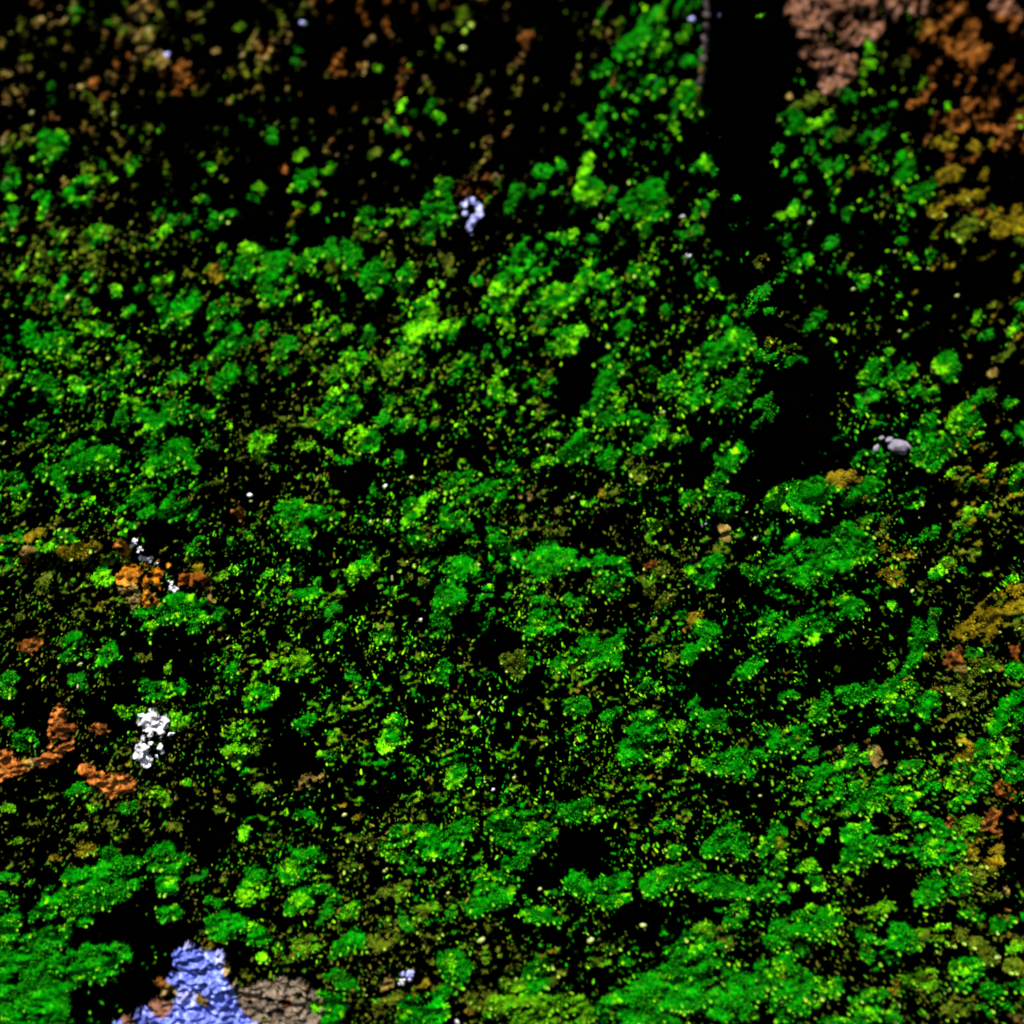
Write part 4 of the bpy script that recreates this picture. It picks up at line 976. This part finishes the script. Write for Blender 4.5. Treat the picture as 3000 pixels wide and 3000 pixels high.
def hull(points):
    import bmesh
    bm = bmesh.new()
    for q in points: bm.verts.new(q)
    r_ = bmesh.ops.convex_hull(bm, input=bm.verts)
    bad = [v for v in bm.verts if not v.link_faces]
    bmesh.ops.delete(bm, geom=bad, context='VERTS')
    bmesh.ops.triangulate(bm, faces=bm.faces)
    bm.verts.index_update()
    V = np.array([v.co[:] for v in bm.verts]); F = np.array([[v.index for v in f.verts] for f in bm.faces])
    bm.free()
    return V, F
def pebble_arrays(u, d, h, ru, rd, rh, ang, n, rng, letter, rounding=0.0):
    q = rng.normal(0, 1, (n, 3)); q /= np.linalg.norm(q, axis=1, keepdims=True)
    q *= rng.uniform(0.82, 1.0, (n, 1))
    V, F = hull(q)
    ca, sa = math.cos(ang), math.sin(ang)
    x_, y_ = V[:, 0] * ru, V[:, 1] * rd
    W = world_of(u + x_ * ca - y_ * sa, d + x_ * sa + y_ * ca, h + V[:, 2] * rh)
    return W, F, draw_cols(np.array([letter] * len(V)), rng)
STONEW = attr_material("pale_mineral", 0.35, 0.35, 500.0, 0.18, 900.0, 0.25)

def grain_thing(e, name, cat, group, hard):
    c = e['lobes']; k = c[:, 2].argmax()
    p = world_of(np.array([c[k, 0]]), np.array([c[k, 1]]), surf(np.array([c[k, 0]]), np.array([c[k, 1]])))[0]
    arrs = []
    for i, (u, d, R) in enumerate(c):
        h = float(surf(np.array([u]), np.array([d]))[0])
        if R > 11 and not hard:
            for j in range(int(3 + R / 4)):
                a_, q_ = random.uniform(0, 6.28), random.uniform(0.1, 0.75) * R
                arrs.append(pebble_arrays(u + q_ * math.cos(a_), d + q_ * math.sin(a_), h + R * 0.35, R * random.uniform(.3, .5), R * random.uniform(.25, .4), R * .4, random.uniform(0, 3), 14, RNG, e['letters'][i]))
        else:
            arrs.append(pebble_arrays(u, d, h + R * 0.25, R * 0.95, R * 0.66, R * 0.6, random.uniform(-1.2, 0.2), 24, RNG, e['letters'][i]))
    if len(arrs) == 1:
        o = mesh_obj(name, *arrs[0], STONEW, None, smooth=True, origin=p)
        tag(o, e['label'], cat, group)
    else:
        t = empty(name, p); tag(t, e['label'], cat, group)
        for a in arrs: mesh_obj("chip", *a, STONEW, t, smooth=False, origin=p)
pale = [e for e in ENTRIES if e['kind'] in 'AWV']
place_words(pale, lambda it: {'A': 'pale yellowish grain', 'W': 'whitish crumb', 'V': 'lilac-white sliver'}[it['kind']])
for e in pale:
    nm, ct = {'A': ('pale_grain', 'grain'), 'W': ('white_crumb', 'crumb'), 'V': ('lilac_sliver', 'sliver')}[e['kind']]
    grain_thing(e, nm, ct, "pale grains and crumbs on the wall", e['kind'] != 'W')

# white quartz lump, its facets as separate crystals
def cluster(name, label, cat, rows, letter, mat, smooth=False, npts=16):
    lob = []
    for (px, py, ru, rd, ang, lift) in rows:
        u, d = on_wall(px, py); u2, _ = on_wall(px + 1, py); lob.append((float(u), float(d), ru * float(u2 - u), rd * float(u2 - u), ang, lift))
    u, d = lob[0][:2]
    p = world_of(np.array([u]), np.array([d]), surf(np.array([u]), np.array([d])))[0]
    t = empty(name, p); tag(t, label, cat)
    rg = np.random.default_rng(99)
    for (u, d, ru, rd, ang, lift) in lob:
        h = float(surf(np.array([u]), np.array([d]))[0]) + lift
        mesh_obj("crystal" if "quartz" in name else "chip", *pebble_arrays(u, d, h, ru, rd, min(ru, rd) * 1.1, ang, npts, rg, letter), mat, t, smooth=smooth, origin=p)
    return t
QUARTZ = attr_material("quartz", 0.45, 0.3, 600.0, 0.35, 1200.0, 0.6)
QL = cluster("quartz_lump", "broken lump of bright white quartz crystals with green moss above it", "quartz",
        [(443,2147,11,12,0,20),(446,2176,12,9,0.3,14),(469,2186,12,13,0,14),(475,2203,9,8,0,12),(457,2218,12,12,0.2,13),(420,2238,9,7,0,8),(500,2150,15,7,-0.2,10),(482,2118,24,15,-0.8,20),(416,2205,15,26,0.1,15)], 'W', QUARTZ, False, 13)
lb, lt = survey_lobes("415,2112,20W 425,2125,16W 450,2098,21W 482,2120,22W 470,2138,18W 440,2136,12W 420,2160,10W 412,2190,19W 418,2215,21W 432,2228,15W 452,2110,14W 428,2190,14W")
qa = build_mat(lb, lt, 2.6, 15.0, 0.95, 6.0, cap=0.85, k=1.0)
mesh_obj("matrix", *qa, QUARTZ, QL, origin=QL.location)
lb, lt = survey_lobes("1376,586,14V 1360,601,10V 1400,604,11V 1362,626,10V 1404,626,11V 1390,641,12V 1380,655,12V 1374,669,10V 1379,683,9V")
fa = build_mat(lb, lt, 2.6, 13.0, 0.85, 6.0, cap=0.8, k=1.3)
fu = lb[0]; fp = world_of(np.array([fu[0]]), np.array([fu[1]]), surf(np.array([fu[0]]), np.array([fu[1]])))[0]
tag(mesh_obj("lilac_flake", *fa, STONEW, None, origin=fp), "ragged lilac flake with black holes above the middle of the wall", "flake")
GREYS = attr_material("grey_stone", 0.7, 0.2, 400.0, 0.25, 900.0, 0.5)
PAL['K'] = [((0.125, 0.115, 0.15), 4), ((0.16, 0.15, 0.19), 2)]
cluster("grey_pebble", "angular mauve-grey pebble lodged in bright green moss", "pebble",
        [(2628,1306,37,24,0.15,22),(2662,1312,14,10,0.3,16),(2605,1288,14,10,-0.4,16),(2645,1326,18,9,0.1,12)], 'K', GREYS, False, 26)
cluster("grey_pebble", "small pale grey chip just left of the angular mauve-grey pebble", "pebble", [(2567,1313,11,14,0.3,10),(2583,1283,11,7,-0.3,10)], 'K', GREYS, False, 14)
